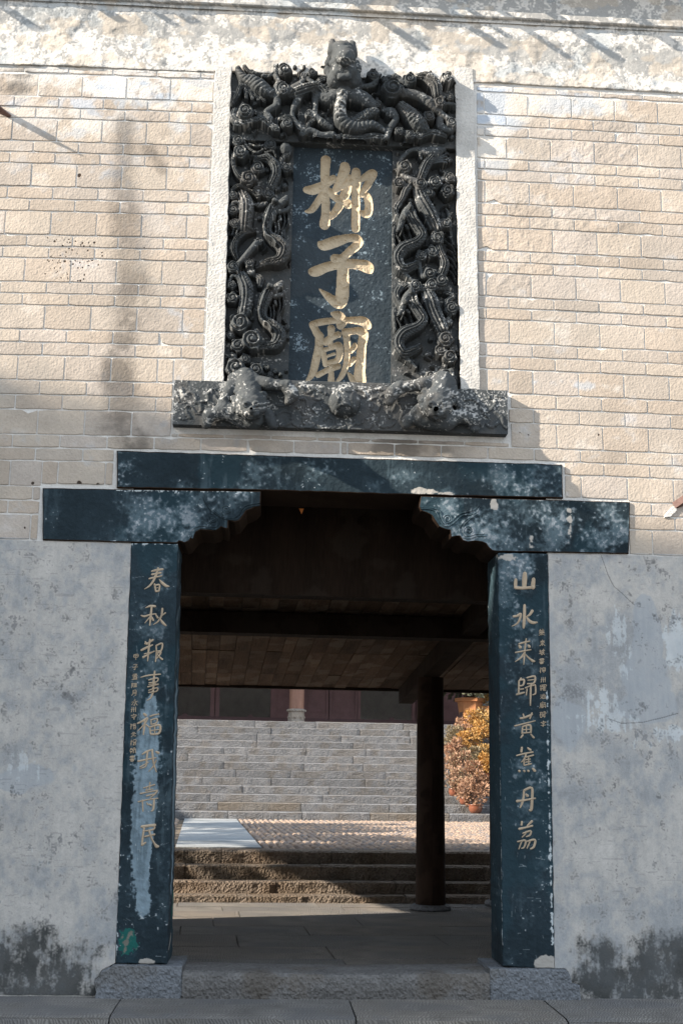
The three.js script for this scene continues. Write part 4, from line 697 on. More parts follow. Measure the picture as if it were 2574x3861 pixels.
  rel.fill(90, Math.round(a.x * 100) + 300, 0.012); const p = part(tablet, 'side_panel', edgeBox(x0, x1, b.y, a.y, -0.076), M.tablet); rel.build(p);
}
{ // top panel: dragons among clouds
  const a = W(870, 252), x0 = W(866, 380).x, x1 = W(1722, 380).x, y1 = W(1290, 262).y, y0 = W(1290, 538).y;
  const rel = new Relief(x0, x1, y0, y1, RC, -0.015); rel.zs = 1.15; rel.dz = -0.04; rel.rs = 0.86; const q = fig(rel, 'TL', 0.075), w = fig(rel, 'TR', 0.075), t = fig(rel, 'T', 0.075);
  const d1 = rel.id('dragon'); // the one on the left, scaled shoulder and ribbed belly
  q.tube(d1, [[120, 60, 30, 0.07], [200, 190, 60, 0.08], [330, 250, 100, 0.085], [430, 330, 120, 0.09], [560, 420, 90, 0.09], [660, 440, 60, 0.085]], 'ring');
  q.tube(d1, [[830, 430, 80, 0.09], [960, 400, 92, 0.10], [1080, 360, 90, 0.10], [1200, 330, 80, 0.09], [1320, 420, 110, 0.08]], 'rib');
  q.tube(d1, [[960, 440, 70, 0.08], [900, 560, 56, 0.085], [860, 680, 40, 0.085], [900, 790, 44, 0.085], [1000, 900, 50, 0.08]], ''); q.tube(d1, [[1180, 420, 80, 0.08], [1170, 560, 50, 0.085], [1170, 700, 46, 0.085], [1270, 800, 60, 0.085], [1380, 870, 50, 0.08]], '');
  q.tube(d1, [[880, 340, 60, 0.09], [960, 300, 50, 0.10], [1010, 250, 40, 0.10]], ''); for (let k = 0; k < 3; k++) q.thin(d1, [[960 + 26 * k, 270], [970 + 30 * k, 220], [990 + 34 * k, 170]], 20, 0.105, '');
  q.tube(d1, [[60, 520, 36, 0.07], [130, 420, 46, 0.08], [170, 320, 40, 0.08], [250, 330, 30, 0.08], [250, 430, 22, 0.075]], 'hair');
  for (let k = 0; k < 4; k++) q.thin(d1, [[170 + 60 * k, 240 + 40 * k], [230 + 70 * k, 360 + 30 * k], [250 + 80 * k, 460 + 14 * k]], 34, 0.075, 'hair');
  for (const m of [[[140, 40], [190, 110], [240, 160]], [[220, 20], [270, 90], [330, 130]], [[320, 90], [370, 130], [420, 140]]]) q.thin(d1, m, 30, 0.07, 'hair');
  q.tube(d1, [[1180, 290, 34, 0.10], [1260, 250, 50, 0.105], [1330, 230, 44, 0.10]], 'hair'); q.tube(d1, [[1150, 460, 30, 0.1], [1200, 370, 40, 0.1], [1290, 350, 40, 0.1], [1360, 270, 30, 0.1]], 'hair');
  const s1 = rel.id('cloud_stem');
  q.tube(s1, [[640, 90, 40, 0.09], [640, 190, 46, 0.095], [680, 270, 44, 0.10], [640, 350, 50, 0.095], [660, 480, 62, 0.095], [640, 590, 60, 0.095], [520, 670, 56, 0.09], [560, 760, 60, 0.09]], ''); q.tube(s1, [[470, 180, 36, 0.09], [540, 190, 34, 0.09], [610, 150, 40, 0.09]], '');
  q.tube(s1, [[90, 620, 50, 0.07], [80, 720, 60, 0.08], [180, 800, 60, 0.085], [330, 780, 50, 0.085], [450, 760, 56, 0.085], [560, 830, 60, 0.08], [640, 880, 60, 0.08]], 'hair'); q.tube(s1, [[310, 640, 40, 0.08], [400, 690, 36, 0.085], [500, 680, 40, 0.085]], 'hair');
  q.tube(s1, [[700, 760, 40, 0.085], [800, 740, 46, 0.09], [900, 790, 40, 0.085], [960, 880, 40, 0.08], [1040, 880, 40, 0.08], [1100, 800, 34, 0.085], [1170, 740, 40, 0.085], [1140, 660, 40, 0.085]], 'hair');
  q.tube(s1, [[1000, 940, 60, 0.07], [1100, 900, 60, 0.075], [1250, 960, 60, 0.07], [1400, 950, 60, 0.07]], ''); q.tube(s1, [[1060, 230, 40, 0.1], [1130, 290, 44, 0.1], [1130, 400, 40, 0.1]], '');
  [[760, 130, 100, 0.10], [740, 400, 112, 0.11], [1130, 160, 70, 0.10], [230, 680, 110, 0.10], [120, 820, 56, 0.085], [1090, 690, 66, 0.085], [790, 830, 84, 0.09], [640, 880, 66, 0.08], [440, 750, 60, 0.09], [1190, 970, 56, 0.075], [1370, 980, 50, 0.07], [1480, 980, 44, 0.07]].forEach((s, i) => q.scroll('cloud_scroll', s[0], s[1], s[2], s[3], i % 2 ? -1 : 1, i * 0.31, 3));
  const d2 = rel.id('dragon'); // the central one, its neck coming down under the head, and the one on the right
  t.tube(d2, [[768, 410, 36, 0.15], [752, 480, 42, 0.12], [770, 545, 46, 0.10], [850, 580, 42, 0.095], [940, 560, 34, 0.09], [1015, 590, 20, 0.08]], 'ring'); t.tube(d2, [[840, 540, 34, 0.09], [910, 505, 40, 0.10], [960, 485, 30, 0.10]], 'scale');
  t.tube(d2, [[620, 380, 30, 0.08], [690, 400, 60, 0.08], [770, 380, 60, 0.09], [880, 400, 60, 0.08], [950, 440, 40, 0.075]], ''); t.tube(d2, [[700, 330, 40, 0.09], [780, 360, 50, 0.1], [860, 330, 40, 0.09]], 'hair');
  w.tube(d2, [[960, 190, 40, 0.09], [1080, 210, 96, 0.095], [1200, 310, 106, 0.095], [1230, 430, 90, 0.09]], 'rib'); w.tube(d2, [[760, 580, 80, 0.08], [860, 700, 120, 0.09], [980, 830, 130, 0.09], [1060, 890, 90, 0.08]], 'scale');
  w.tube(d2, [[170, 320, 40, 0.09], [260, 330, 50, 0.09], [380, 300, 56, 0.09], [420, 180, 60, 0.09]], ''); w.tube(d2, [[120, 360, 40, 0.08], [220, 440, 56, 0.085], [340, 490, 40, 0.085], [430, 560, 40, 0.08]], 'hair');
  const s2 = rel.id('cloud_stem');
  w.tube(s2, [[520, 260, 34, 0.09], [560, 210, 36, 0.095], [680, 200, 40, 0.10], [760, 270, 50, 0.10], [830, 320, 50, 0.10]], ''); w.tube(s2, [[700, 420, 80, 0.09], [860, 430, 90, 0.09], [1000, 470, 90, 0.085], [1120, 540, 100, 0.085], [1200, 620, 70, 0.085], [1300, 690, 60, 0.08], [1420, 780, 50, 0.08]], '');
  w.tube(s2, [[520, 640, 40, 0.08], [620, 660, 70, 0.085], [680, 760, 60, 0.085], [600, 880, 60, 0.085], [560, 1000, 50, 0.08]], ''); w.tube(s2, [[760, 940, 50, 0.075], [880, 960, 60, 0.08], [1000, 990, 50, 0.08], [1150, 940, 60, 0.08], [1260, 960, 60, 0.08], [1340, 980, 40, 0.075]], 'hair');
  w.tube(s2, [[1280, 720, 60, 0.07], [1280, 840, 70, 0.075], [1380, 900, 60, 0.08], [1450, 850, 50, 0.08]], ''); w.tube(s2, [[0, 980, 50, 0.065], [200, 990, 56, 0.065], [400, 970, 60, 0.065], [540, 1000, 50, 0.07]], 'hair'); w.tube(s2, [[1300, 560, 40, 0.09], [1400, 560, 34, 0.09], [1470, 560, 26, 0.085]], '');
  [[370, 185, 84, 0.10], [630, 390, 150, 0.105], [860, 255, 96, 0.105], [1365, 220, 90, 0.095], [1260, 560, 84, 0.105], [1400, 480, 60, 0.095], [1120, 740, 84, 0.095], [1420, 820, 80, 0.095], [720, 930, 66, 0.09], [870, 980, 74, 0.09], [990, 980, 66, 0.085], [430, 560, 60, 0.09], [600, 700, 60, 0.09], [550, 255, 40, 0.1], [30, 1000, 50, 0.07], [130, 1010, 46, 0.07]].forEach((s, i) => w.scroll('cloud_scroll', s[0], s[1], s[2], s[3], i % 2 ? -1 : 1, i * 0.43, 4));
  rel.fill(130, 333, 0.045); const p = part(tablet, 'top_panel', edgeBox(x0, x1, y0 - 0.002, y1, -0.02), M.tablet); rel.build(p);
}
{ // central dragon's head leaning out over the top
  const H = (x, y, z) => { const w = W(1180 + x * 0.1531, 120 + y * 0.1531, z); return w; };
  const c = [ // capsules [ax, ay, az, bx, by, bz, ra, rb, blend]
    [700, 1300, 0.06, 740, 900, 0.12, 0.066, 0.080, 0.02], [740, 900, 0.12, 700, 480, 0.10, 0.080, 0.066, 0.02],
    [470, 250, 0.07, 500, 520, 0.09, 0.022, 0.040, 0.012], [960, 300, 0.07, 960, 540, 0.09, 0.024, 0.040, 0.012], [600, 360, 0.10, 700, 330, 0.11, 0.030, 0.030, 0.012], [800, 250, 0.09, 850, 400, 0.12, 0.014, 0.034, 0.010], [690, 430, 0.15, 900, 420, 0.15, 0.022, 0.022, 0.012],
    [790, 560, 0.17, 780, 650, 0.25, 0.060, 0.050, 0.018], [640, 660, 0.20, 930, 660, 0.20, 0.034, 0.034, 0.012], [785, 450, 0.19, 790, 560, 0.25, 0.016, 0.024, 0.008],
    [690, 590, 0.262, 700, 610, 0.27, 0.024, 0.024, 0.004], [870, 590, 0.262, 868, 610, 0.27, 0.024, 0.024, 0.004], [610, 560, 0.17, 630, 640, 0.18, 0.022, 0.022, 0.006], [950, 560, 0.17, 945, 640, 0.18, 0.022, 0.022, 0.006],
    [620, 720, 0.21, 700, 740, 0.23, 0.012, 0.012, 0.006], [860, 745, 0.23, 960, 700, 0.20, 0.013, 0.013, 0.006],
    [640, 1000, 0.16, 890, 1000, 0.16, 0.050, 0.052, 0.016], [680, 1120, 0.20, 870, 1110, 0.20, 0.024, 0.024, 0.008], [560, 1200, 0.11, 900, 1200, 0.11, 0.062, 0.064, 0.018],
    [415, 640, 0.08, 395, 780, 0.07, 0.020, 0.032, 0.006], [370, 960, 0.06, 430, 1020, 0.07, 0.032, 0.028, 0.006], [1070, 780, 0.07, 1085, 920, 0.07, 0.022, 0.032, 0.006], [400, 1130, 0.07, 520, 1230, 0.09, 0.030, 0.034, 0.008], [1075, 1060, 0.07, 1080, 1220, 0.07, 0.026, 0.036, 0.008],
    [500, 790, 0.14, 560, 740, 0.16, 0.030, 0.026, 0.006], [600, 890, 0.19, 720, 880, 0.20, 0.014, 0.016, 0.006], [560, 1330, 0.1, 640, 1430, 0.1, 0.034, 0.024, 0.006], [700, 1430, 0.11, 820, 1440, 0.11, 0.030, 0.028, 0.006], [960, 1440, 0.09, 980, 1500, 0.09, 0.028, 0.020, 0.006], [480, 1280, 0.1, 500, 1400, 0.1, 0.02, 0.012, 0.006],
  ].map(q => [H(q[0], q[1], q[2]), H(q[3], q[4], q[5]), q[6], q[7], q[8]]);
  const mouth = [H(620, 830, 0.30), H(950, 830, 0.30)], nos = [H(700, 615, 0.318), H(868, 615, 0.318)];
  const f = (x, y, z) => { const p = [x, y, z]; let d = 9; for (const q of c) d = smin(d, cone3(p, q[0], q[1], q[2], q[3]), q[4]); const m = cone3(p, mouth[0], mouth[1], 0.058, 0.058); d = Math.max(d, -m); for (const n of nos) d = Math.max(d, 0.008 - Math.hypot(x - n.x, y - n.y, z - n.z)); return d - 0.008 * (fbm(x * 46 + z * 27, y * 46 + z * 31, 3) - 0.5); };
  const lo = H(300, 1560, 0.1), hi = H(1180, 150, 0.1);
  const g = surfaceNets(f, [lo.x - 0.03, lo.y - 0.03, -0.005], [hi.x + 0.03, hi.y + 0.05, 0.37], 0.0058);
  part(tablet, 'dragon_head', (planarUV(g, 0.5)), M.tablet);
}
{ // base bar with low vine scrolls, the coin ball between two crouching lions
  const x0 = W(657, 1540).x, x1 = W(1903, 1560).x, y1 = W(1287, 1466).y, y0 = W(1287, 1630).y, Z = 0.07;
  const rel = new Relief(x0, x1, y0, y1, RC, Z), q = fig(rel, 'BL', Z - 0.004), d = fig(rel, 'BR', Z - 0.004);
  const v1 = rel.id('vine_scroll'), v2 = rel.id('vine_scroll');
  for (const m of [[[150, 730], [170, 790], [230, 770], [270, 800], [280, 850], [320, 850], [380, 840], [380, 780], [430, 740], [500, 760]], [[260, 855], [310, 870], [320, 930], [280, 950], [240, 900], [200, 890], [200, 950], [230, 990], [150, 1000]], [[380, 850], [430, 880], [440, 940], [390, 960]], [[120, 800], [140, 850], [180, 860]], [[440, 800], [470, 850], [520, 860], [500, 810]], [[1180, 720], [1230, 770], [1290, 760], [1300, 820], [1350, 830]], [[1190, 830], [1230, 830], [1240, 900], [1210, 960], [1180, 910], [1150, 900]], [[1300, 860], [1270, 900], [1320, 960], [1300, 1030], [1230, 1050], [1200, 1000], [1240, 990]], [[1100, 1000], [1130, 1050], [1210, 1070], [1290, 1060], [1320, 1000]], [[980, 960], [1030, 930], [1090, 940], [1110, 1000], [1060, 1050], [1010, 1060]], [[930, 900], [970, 880], [1040, 880], [1100, 860]], [[1340, 960], [1330, 1040], [1380, 1080], [1450, 1070], [1470, 1010], [1420, 980], [1390, 1010]], [[1360, 860], [1390, 900], [1440, 920]], [[1450, 1090], [1500, 1060], [1560, 1080]], [[1160, 700], [1220, 720], [1300, 740], [1400, 780]], [[600, 1060], [690, 1080], [760, 1060]]]) q.thin(v1, m, 16, Z - 0.003, '');
  for (const m of [[[180, 740], [250, 760], [270, 800], [220, 810]], [[300, 760], [380, 740], [440, 760], [400, 800]], [[320, 830], [360, 820], [390, 870], [370, 930], [320, 920], [330, 870]], [[430, 870], [480, 850], [520, 880], [500, 930], [460, 930], [470, 980], [500, 1000]], [[580, 870], [590, 930], [570, 1000], [600, 1040]], [[130, 1080], [180, 1040], [230, 1040], [260, 1000], [310, 990], [340, 940]], [[60, 1020], [90, 1060], [30, 1090]], [[380, 970], [370, 1030], [420, 1070], [490, 1060], [520, 1020], [490, 990]], [[150, 1085], [230, 1090], [310, 1070], [340, 1010]], [[560, 860], [640, 870], [700, 860]], [[620, 1080], [700, 1080], [760, 1050]], [[1120, 830], [1200, 830], [1260, 870], [1290, 940], [1370, 900], [1390, 840], [1340, 810], [1380, 790], [1440, 810]], [[1300, 960], [1340, 1000], [1320, 1050], [1370, 1070], [1420, 1030]], [[1400, 940], [1450, 980], [1460, 1050], [1490, 1080]], [[1180, 960], [1240, 990], [1260, 1050]]]) d.thin(v2, m, 16, Z - 0.003, '');
  const p = part(tablet, 'base_bar', edgeBox(x0, x1, y0, y1, Z - 0.004), M.tablet); rel.build(p);
  part(tablet, 'ledge', (planarUV(slab([[W(1060, 1452).x, y1 + 0.001], [W(1500, 1452).x, y1 + 0.001], [W(1500, 1452).x, y1 + 0.030], [W(1060, 1452).x, y1 + 0.028]], Z - 0.012, -0.02, 0.006))), M.tablet);
  // ball: four lens-shaped fields around a small square, as on a coin
  const bc = W(1298, 1519, 0.09), Rb = 0.097, g = new THREE.SphereGeometry(Rb, 96, 64), P = g.attributes.position;
  for (let i = 0; i < P.count; i++) {
    const x = P.getX(i) / Rb, y = P.getY(i) / Rb, z = P.getZ(i) / Rb; let k = 0;
    if (z > -0.1) { const lens = (cx, cy) => Math.hypot(x - cx, y - cy) - 0.92; let m = 9; for (const [cx, cy] of [[1.28, 0.1], [-1.28, 0.1], [0, 1.4], [0, -1.18]]) m = Math.min(m, lens(cx, cy)); k = m < 0 ? (m > -0.10 ? 0.045 : m < -0.17 && y < -0.15 && Math.abs(x) < 0.5 ? -0.05 : 0.018 + 0.012 * Math.cos(m * 42)) : -0.055; }
    const s = 1 + k + 0.02 * (fbm(x * 9 + 3, y * 9 + z * 7, 3) - 0.5); P.setXYZ(i, P.getX(i) * s, P.getY(i) * s, P.getZ(i) * 0.92 * s);
  }
  g.translate(bc.x, bc.y, bc.z); g.computeVertexNormals(); part(tablet, 'coin_ball', (planarUV(g, 0.3)), M.tablet);
  // lions: head hanging forward, spine of knobs, limbs spread to grip the bar
  const lion = (F, rows, cuts, knobs) => {
    const H = (x, y, z) => fw(F, x, y, z);
    const C = rows.map(r => [H(r[0], r[1], r[2]), H(r[3], r[4], r[5]), r[6], r[7], r[8] || 0.02]), K = knobs.map(k => [H(k[0], k[1], k[2]), k[3]]), X = cuts.map(k => [H(k[0], k[1], k[2]), k[3]]);
    let lo = [9, 9, 9], hi = [-9, -9, -9]; for (const c of C) for (const [v, r] of [[c[0], c[2]], [c[1], c[3]]]) ['x', 'y', 'z'].forEach((n, i) => { lo[i] = Math.min(lo[i], v[n] - r - 0.02); hi[i] = Math.max(hi[i], v[n] + r + 0.02); });
    const f = (x, y, z) => { const p = [x, y, z]; let d = 9; for (const q of C) d = smin(d, cone3(p, q[0], q[1], q[2], q[3]), q[4]); for (const k of K) d = smin(d, Math.hypot(x - k[0].x, y - k[0].y, z - k[0].z) - k[1], 0.006); for (const k of X) d = Math.max(d, k[1] - Math.hypot(x - k[0].x, y - k[0].y, z - k[0].z)); return d - 0.011 * (fbm(x * 48 + z * 29, y * 48 + z * 37, 3) - 0.5); };
    const g = surfaceNets(f, lo, hi, 0.0062); part(tablet, 'lion', (planarUV(g, 0.5)), M.tablet);
  };
  const mane = (cx, cy, z, n, R, r0) => { const o = []; for (let k = 0; k < n; k++) { const t = k / n * 6.283; o.push([cx + R * Math.cos(t), cy + R * 0.86 * Math.sin(t), z - 0.02 + 0.012 * Math.sin(t), r0 * (0.9 + 0.3 * LAT[k * 91])]); } return o; };
  lion('BL', [[700, 640, 0.07, 730, 760, 0.13, 0.070, 0.076], [735, 840, 0.17, 750, 890, 0.22, 0.088, 0.080], [752, 905, 0.25, 758, 940, 0.275, 0.050, 0.040, 0.012], [700, 645, 0.07, 900, 690, 0.13, 0.052, 0.038], [900, 690, 0.13, 1060, 705, 0.14, 0.038, 0.034], [1060, 705, 0.14, 1110, 780, 0.13, 0.042, 0.044], [1110, 790, 0.13, 1080, 840, 0.13, 0.034, 0.026],
    [610, 650, 0.08, 560, 760, 0.11, 0.046, 0.036], [560, 760, 0.11, 510, 850, 0.12, 0.036, 0.036], [620, 930, 0.11, 770, 990, 0.13, 0.060, 0.066], [640, 950, 0.12, 500, 925, 0.13, 0.056, 0.046], [500, 925, 0.13, 390, 960, 0.13, 0.042, 0.040], [390, 960, 0.13, 365, 1035, 0.12, 0.038, 0.032], [850, 880, 0.13, 900, 960, 0.13, 0.036, 0.032], [900, 960, 0.13, 940, 1040, 0.14, 0.034, 0.034], [560, 985, 0.11, 690, 1055, 0.12, 0.020, 0.014],
    [655, 790, 0.20, 620, 760, 0.20, 0.026, 0.012, 0.008], [815, 790, 0.20, 850, 765, 0.20, 0.026, 0.012, 0.008], [690, 820, 0.265, 800, 820, 0.265, 0.022, 0.022, 0.008], [715, 945, 0.285, 800, 945, 0.285, 0.018, 0.018, 0.006]],
    [[708, 868, 0.318, 0.012], [796, 866, 0.318, 0.012], [757, 975, 0.30, 0.016]], [[700, 605, 0.125, 0.022], [745, 600, 0.12, 0.020], [700, 650, 0.145, 0.022], [708, 695, 0.17, 0.020], [650, 610, 0.11, 0.022], [790, 620, 0.11, 0.02], [708, 862, 0.30, 0.022], [796, 860, 0.30, 0.022], [757, 910, 0.315, 0.024], ...mane(745, 865, 0.22, 13, 118, 0.026), ...mane(745, 850, 0.17, 11, 140, 0.024)]);
  lion('BR', [[935, 660, 0.07, 915, 770, 0.13, 0.068, 0.074], [890, 830, 0.17, 882, 890, 0.22, 0.090, 0.080], [880, 905, 0.25, 880, 940, 0.275, 0.050, 0.040, 0.012], [900, 670, 0.08, 760, 690, 0.13, 0.052, 0.042], [760, 690, 0.13, 560, 720, 0.13, 0.040, 0.034], [560, 720, 0.13, 500, 770, 0.13, 0.042, 0.044], [500, 770, 0.13, 480, 840, 0.13, 0.038, 0.028],
    [1000, 680, 0.08, 1030, 780, 0.11, 0.044, 0.036], [1030, 780, 0.11, 1090, 870, 0.11, 0.036, 0.034], [760, 985, 0.12, 960, 1020, 0.13, 0.062, 0.062], [960, 1000, 0.13, 1110, 965, 0.13, 0.056, 0.044], [1110, 965, 0.13, 1210, 1005, 0.12, 0.042, 0.040], [1210, 1005, 0.12, 1215, 1075, 0.12, 0.038, 0.030], [780, 850, 0.14, 700, 935, 0.14, 0.028, 0.026], [700, 935, 0.14, 640, 1005, 0.13, 0.028, 0.034], [640, 1005, 0.13, 620, 1045, 0.13, 0.034, 0.028],
    [800, 780, 0.20, 765, 755, 0.20, 0.026, 0.012, 0.008], [965, 775, 0.20, 1000, 755, 0.19, 0.026, 0.012, 0.008], [830, 815, 0.265, 935, 815, 0.265, 0.022, 0.022, 0.008], [838, 945, 0.285, 922, 945, 0.285, 0.018, 0.018, 0.006]],
    [[836, 866, 0.318, 0.012], [924, 866, 0.318, 0.012], [880, 975, 0.30, 0.016]], [[930, 630, 0.12, 0.022], [925, 680, 0.15, 0.021], [915, 725, 0.175, 0.022], [975, 650, 0.11, 0.022], [885, 640, 0.11, 0.02], [836, 860, 0.30, 0.022], [924, 860, 0.30, 0.022], [880, 910, 0.315, 0.024], ...mane(882, 862, 0.22, 13, 118, 0.026), ...mane(885, 845, 0.17, 11, 140, 0.024)]);
}
// ------------------------------------------------------------------ inscriptions
// strokes: lists of [x, y, width] in the pixels of an enlarged crop; each character is one carved piece
const CR6 = [1060, 520, 0.2934], CR7 = [1060, 1000, 0.2934];
const toPx = (f, p) => [f[0] + p[0] * f[2], f[1] + p[1] * f[2], p[2] * f[2]];
const zi = y => y + 1636; // second crop below the first (same scale), written in first-crop rows
const BIG = [
  [[[580, 205, 120], [572, 330, 112], [572, 560, 105], [578, 800, 100], [576, 930, 104], [566, 1030, 126], [566, 1060, 96]], [[335, 590, 90], [420, 590, 130], [520, 545, 110], [620, 490, 96], [672, 450, 92], [680, 430, 60]], [[545, 640, 90], [480, 740, 84], [400, 850, 76], [320, 872, 22]], [[606, 590, 60], [665, 640, 96], [668, 680, 60]], [[826, 285, 110], [825, 340, 130], [780, 450, 112], [735, 550, 100], [690, 605, 60]], [[890, 420, 50], [875, 500, 90], [850, 600, 110], [795, 720, 110], [730, 840, 96], [650, 935, 70], [630, 950, 40]], [[700, 590, 60], [790, 540, 90], [890, 470, 80]], [[706, 690, 90], [760, 720, 100], [850, 760, 110], [868, 790, 96]], [[972, 355, 100], [972, 420, 118], [970, 640, 96], [966, 880, 102], [966, 1095, 96]], [[1040, 460, 60], [1100, 420, 90], [1180, 380, 110], [1190, 410, 90], [1130, 510, 90], [1070, 600, 70], [1030, 650, 50]], [[1035, 660, 56], [1100, 662, 80], [1130, 730, 96], [1138, 830, 96], [1115, 900, 104], [1060, 895, 70], [1010, 870, 40]]],
  [[[505, 1285, 60], [560, 1310, 130], [700, 1265, 140], [880, 1215, 100], [975, 1225, 110], [1030, 1275, 60], [985, 1310, 100], [880, 1400, 100], [790, 1470, 90], [700, 1480, 110]], [[395, 1650, 80], [450, 1650, 130], [600, 1590, 120], [800, 1550, 120], [1000, 1560, 130], [1110, 1590, 150], [1150, 1640, 80]], [[800, 1470, 90], [800, 1600, 130], [800, zi(200), 150], [790, zi(340), 160], [760, zi(430), 130], [690, zi(400), 120], [600, zi(330), 84], [500, zi(245), 14]]],
  [[[660, zi(560), 30], [740, zi(590), 120], [780, zi(660), 130], [770, zi(720), 90]], [[410, zi(700), 80], [520, zi(670), 84], [700, zi(650), 76], [900, zi(645), 80], [1060, zi(660), 116], [1120, zi(720), 96]], [[415, zi(710), 84], [470, zi(820), 90], [500, zi(860), 100], [490, zi(1000), 96], [450, zi(1180), 92], [405, zi(1340), 76], [305, zi(1475), 14]], [[650, zi(755), 90], [650, zi(820), 76], [640, zi(900), 60], [640, zi(990), 48]], [[580, zi(930), 84], [640, zi(880), 80], [740, zi(830), 74]], [[545, zi(1040), 56], [560, zi(1130), 60], [575, zi(1225), 54]], [[540, zi(1035), 56], [640, zi(1010), 50], [740, zi(975), 90], [760, zi(1060), 80], [735, zi(1160), 66], [640, zi(1190), 56], [575, zi(1220), 54]], [[600, zi(1115), 26], [690, zi(1082), 30]], [[480, zi(1358), 66], [600, zi(1295), 62], [735, zi(1245), 76]], [[650, zi(1220), 56], [650, zi(1330), 62], [650, zi(1440), 80]], [[835, zi(800), 90], [855, zi(920), 76], [855, zi(1100), 66], [835, zi(1250), 64], [780, zi(1380), 56], [705, zi(1460), 14]], [[840, zi(800), 90], [950, zi(785), 80], [1010, zi(785), 96], [1070, zi(830), 110], [1050, zi(960), 104], [1035, zi(1150), 112], [1020, zi(1330), 130], [1020, zi(1450), 140], [960, zi(1450), 96], [905, zi(1380), 56], [865, zi(1325), 12]], [[900, zi(1050), 56], [950, zi(990), 60], [955, zi(965), 46]], [[890, zi(1215), 60], [945, zi(1150), 60]]],
];
{ // sunk field with the three large characters cut into it
  const a = W(1098, 545), b = W(1481, 1452), x0 = W(1097, 1000).x - 0.002, x1 = W(1482, 1000).x + 0.002, Z = -0.085;
  const rel = new Relief(x0, x1, W(1290, 1462).y, W(1290, 530).y, 0.0027, Z);
  for (let k = 0; k < rel.H.length; k++) rel.H[k] = Z + (rel.H[k] - Z) * 0.5;
  for (const ch of BIG) {
    const id = rel.id('carved_character'), depth = new Float32Array(rel.H.length);
    for (const st of ch) {
      const S = spline(st.map(p => { const [x, y, w] = toPx(CR6, p), q = W(x, y); return [q.x, q.y, w * 1.08 / 588 / 2]; }), 8);
      let ax = 1e9, bx = -1e9, ay = 1e9, by = -1e9; for (const s of S) { s[2] = Math.max(s[2], 0.002); ax = Math.min(ax, s[0] - s[2]); bx = Math.max(bx, s[0] + s[2]); ay = Math.min(ay, s[1] - s[2]); by = Math.max(by, s[1] + s[2]); }
      rel.cells(ax, bx, ay, by, (k, x, y) => { let best = 9, r = 0; for (let i = 0; i < S.length - 1; i++) { const p = S[i], q = S[i + 1], dx = q[0] - p[0], dy = q[1] - p[1], t = clamp(((x - p[0]) * dx + (y - p[1]) * dy) / (dx * dx + dy * dy + 1e-12), 0, 1), rr = lerp(p[2], q[2], t), d = Math.hypot(x - p[0] - dx * t, y - p[1] - dy * t) / rr; if (d < best) { best = d; r = rr; } } if (best < 1) depth[k] = Math.max(depth[k], Math.min(0.020, r * 0.9) * Math.pow(1 - best * best, 0.6)); });
    }
    for (let k = 0; k < depth.length; k++) if (depth[k] > 0) { rel.H[k] = Z - depth[k]; rel.I[k] = id; }
  }
  const back = part(tablet, 'inscription_field', (planarUV(box(x0, x1, W(1290, 1462).y, W(1290, 530).y, -0.22, -0.12))), M.tablet);
  for (const m of rel.build(back)) if (m.name === 'carved_character') { m.material = M.gilt; boxUVKeep(m.geometry); } else m.material = M.field;
}
function boxUVKeep(g) { const p = g.attributes.position, uv = g.attributes.uv; for (let i = 0; i < p.count; i++) uv.setXY(i, p.getX(i) * 1.3, p.getY(i) * 1.3); }
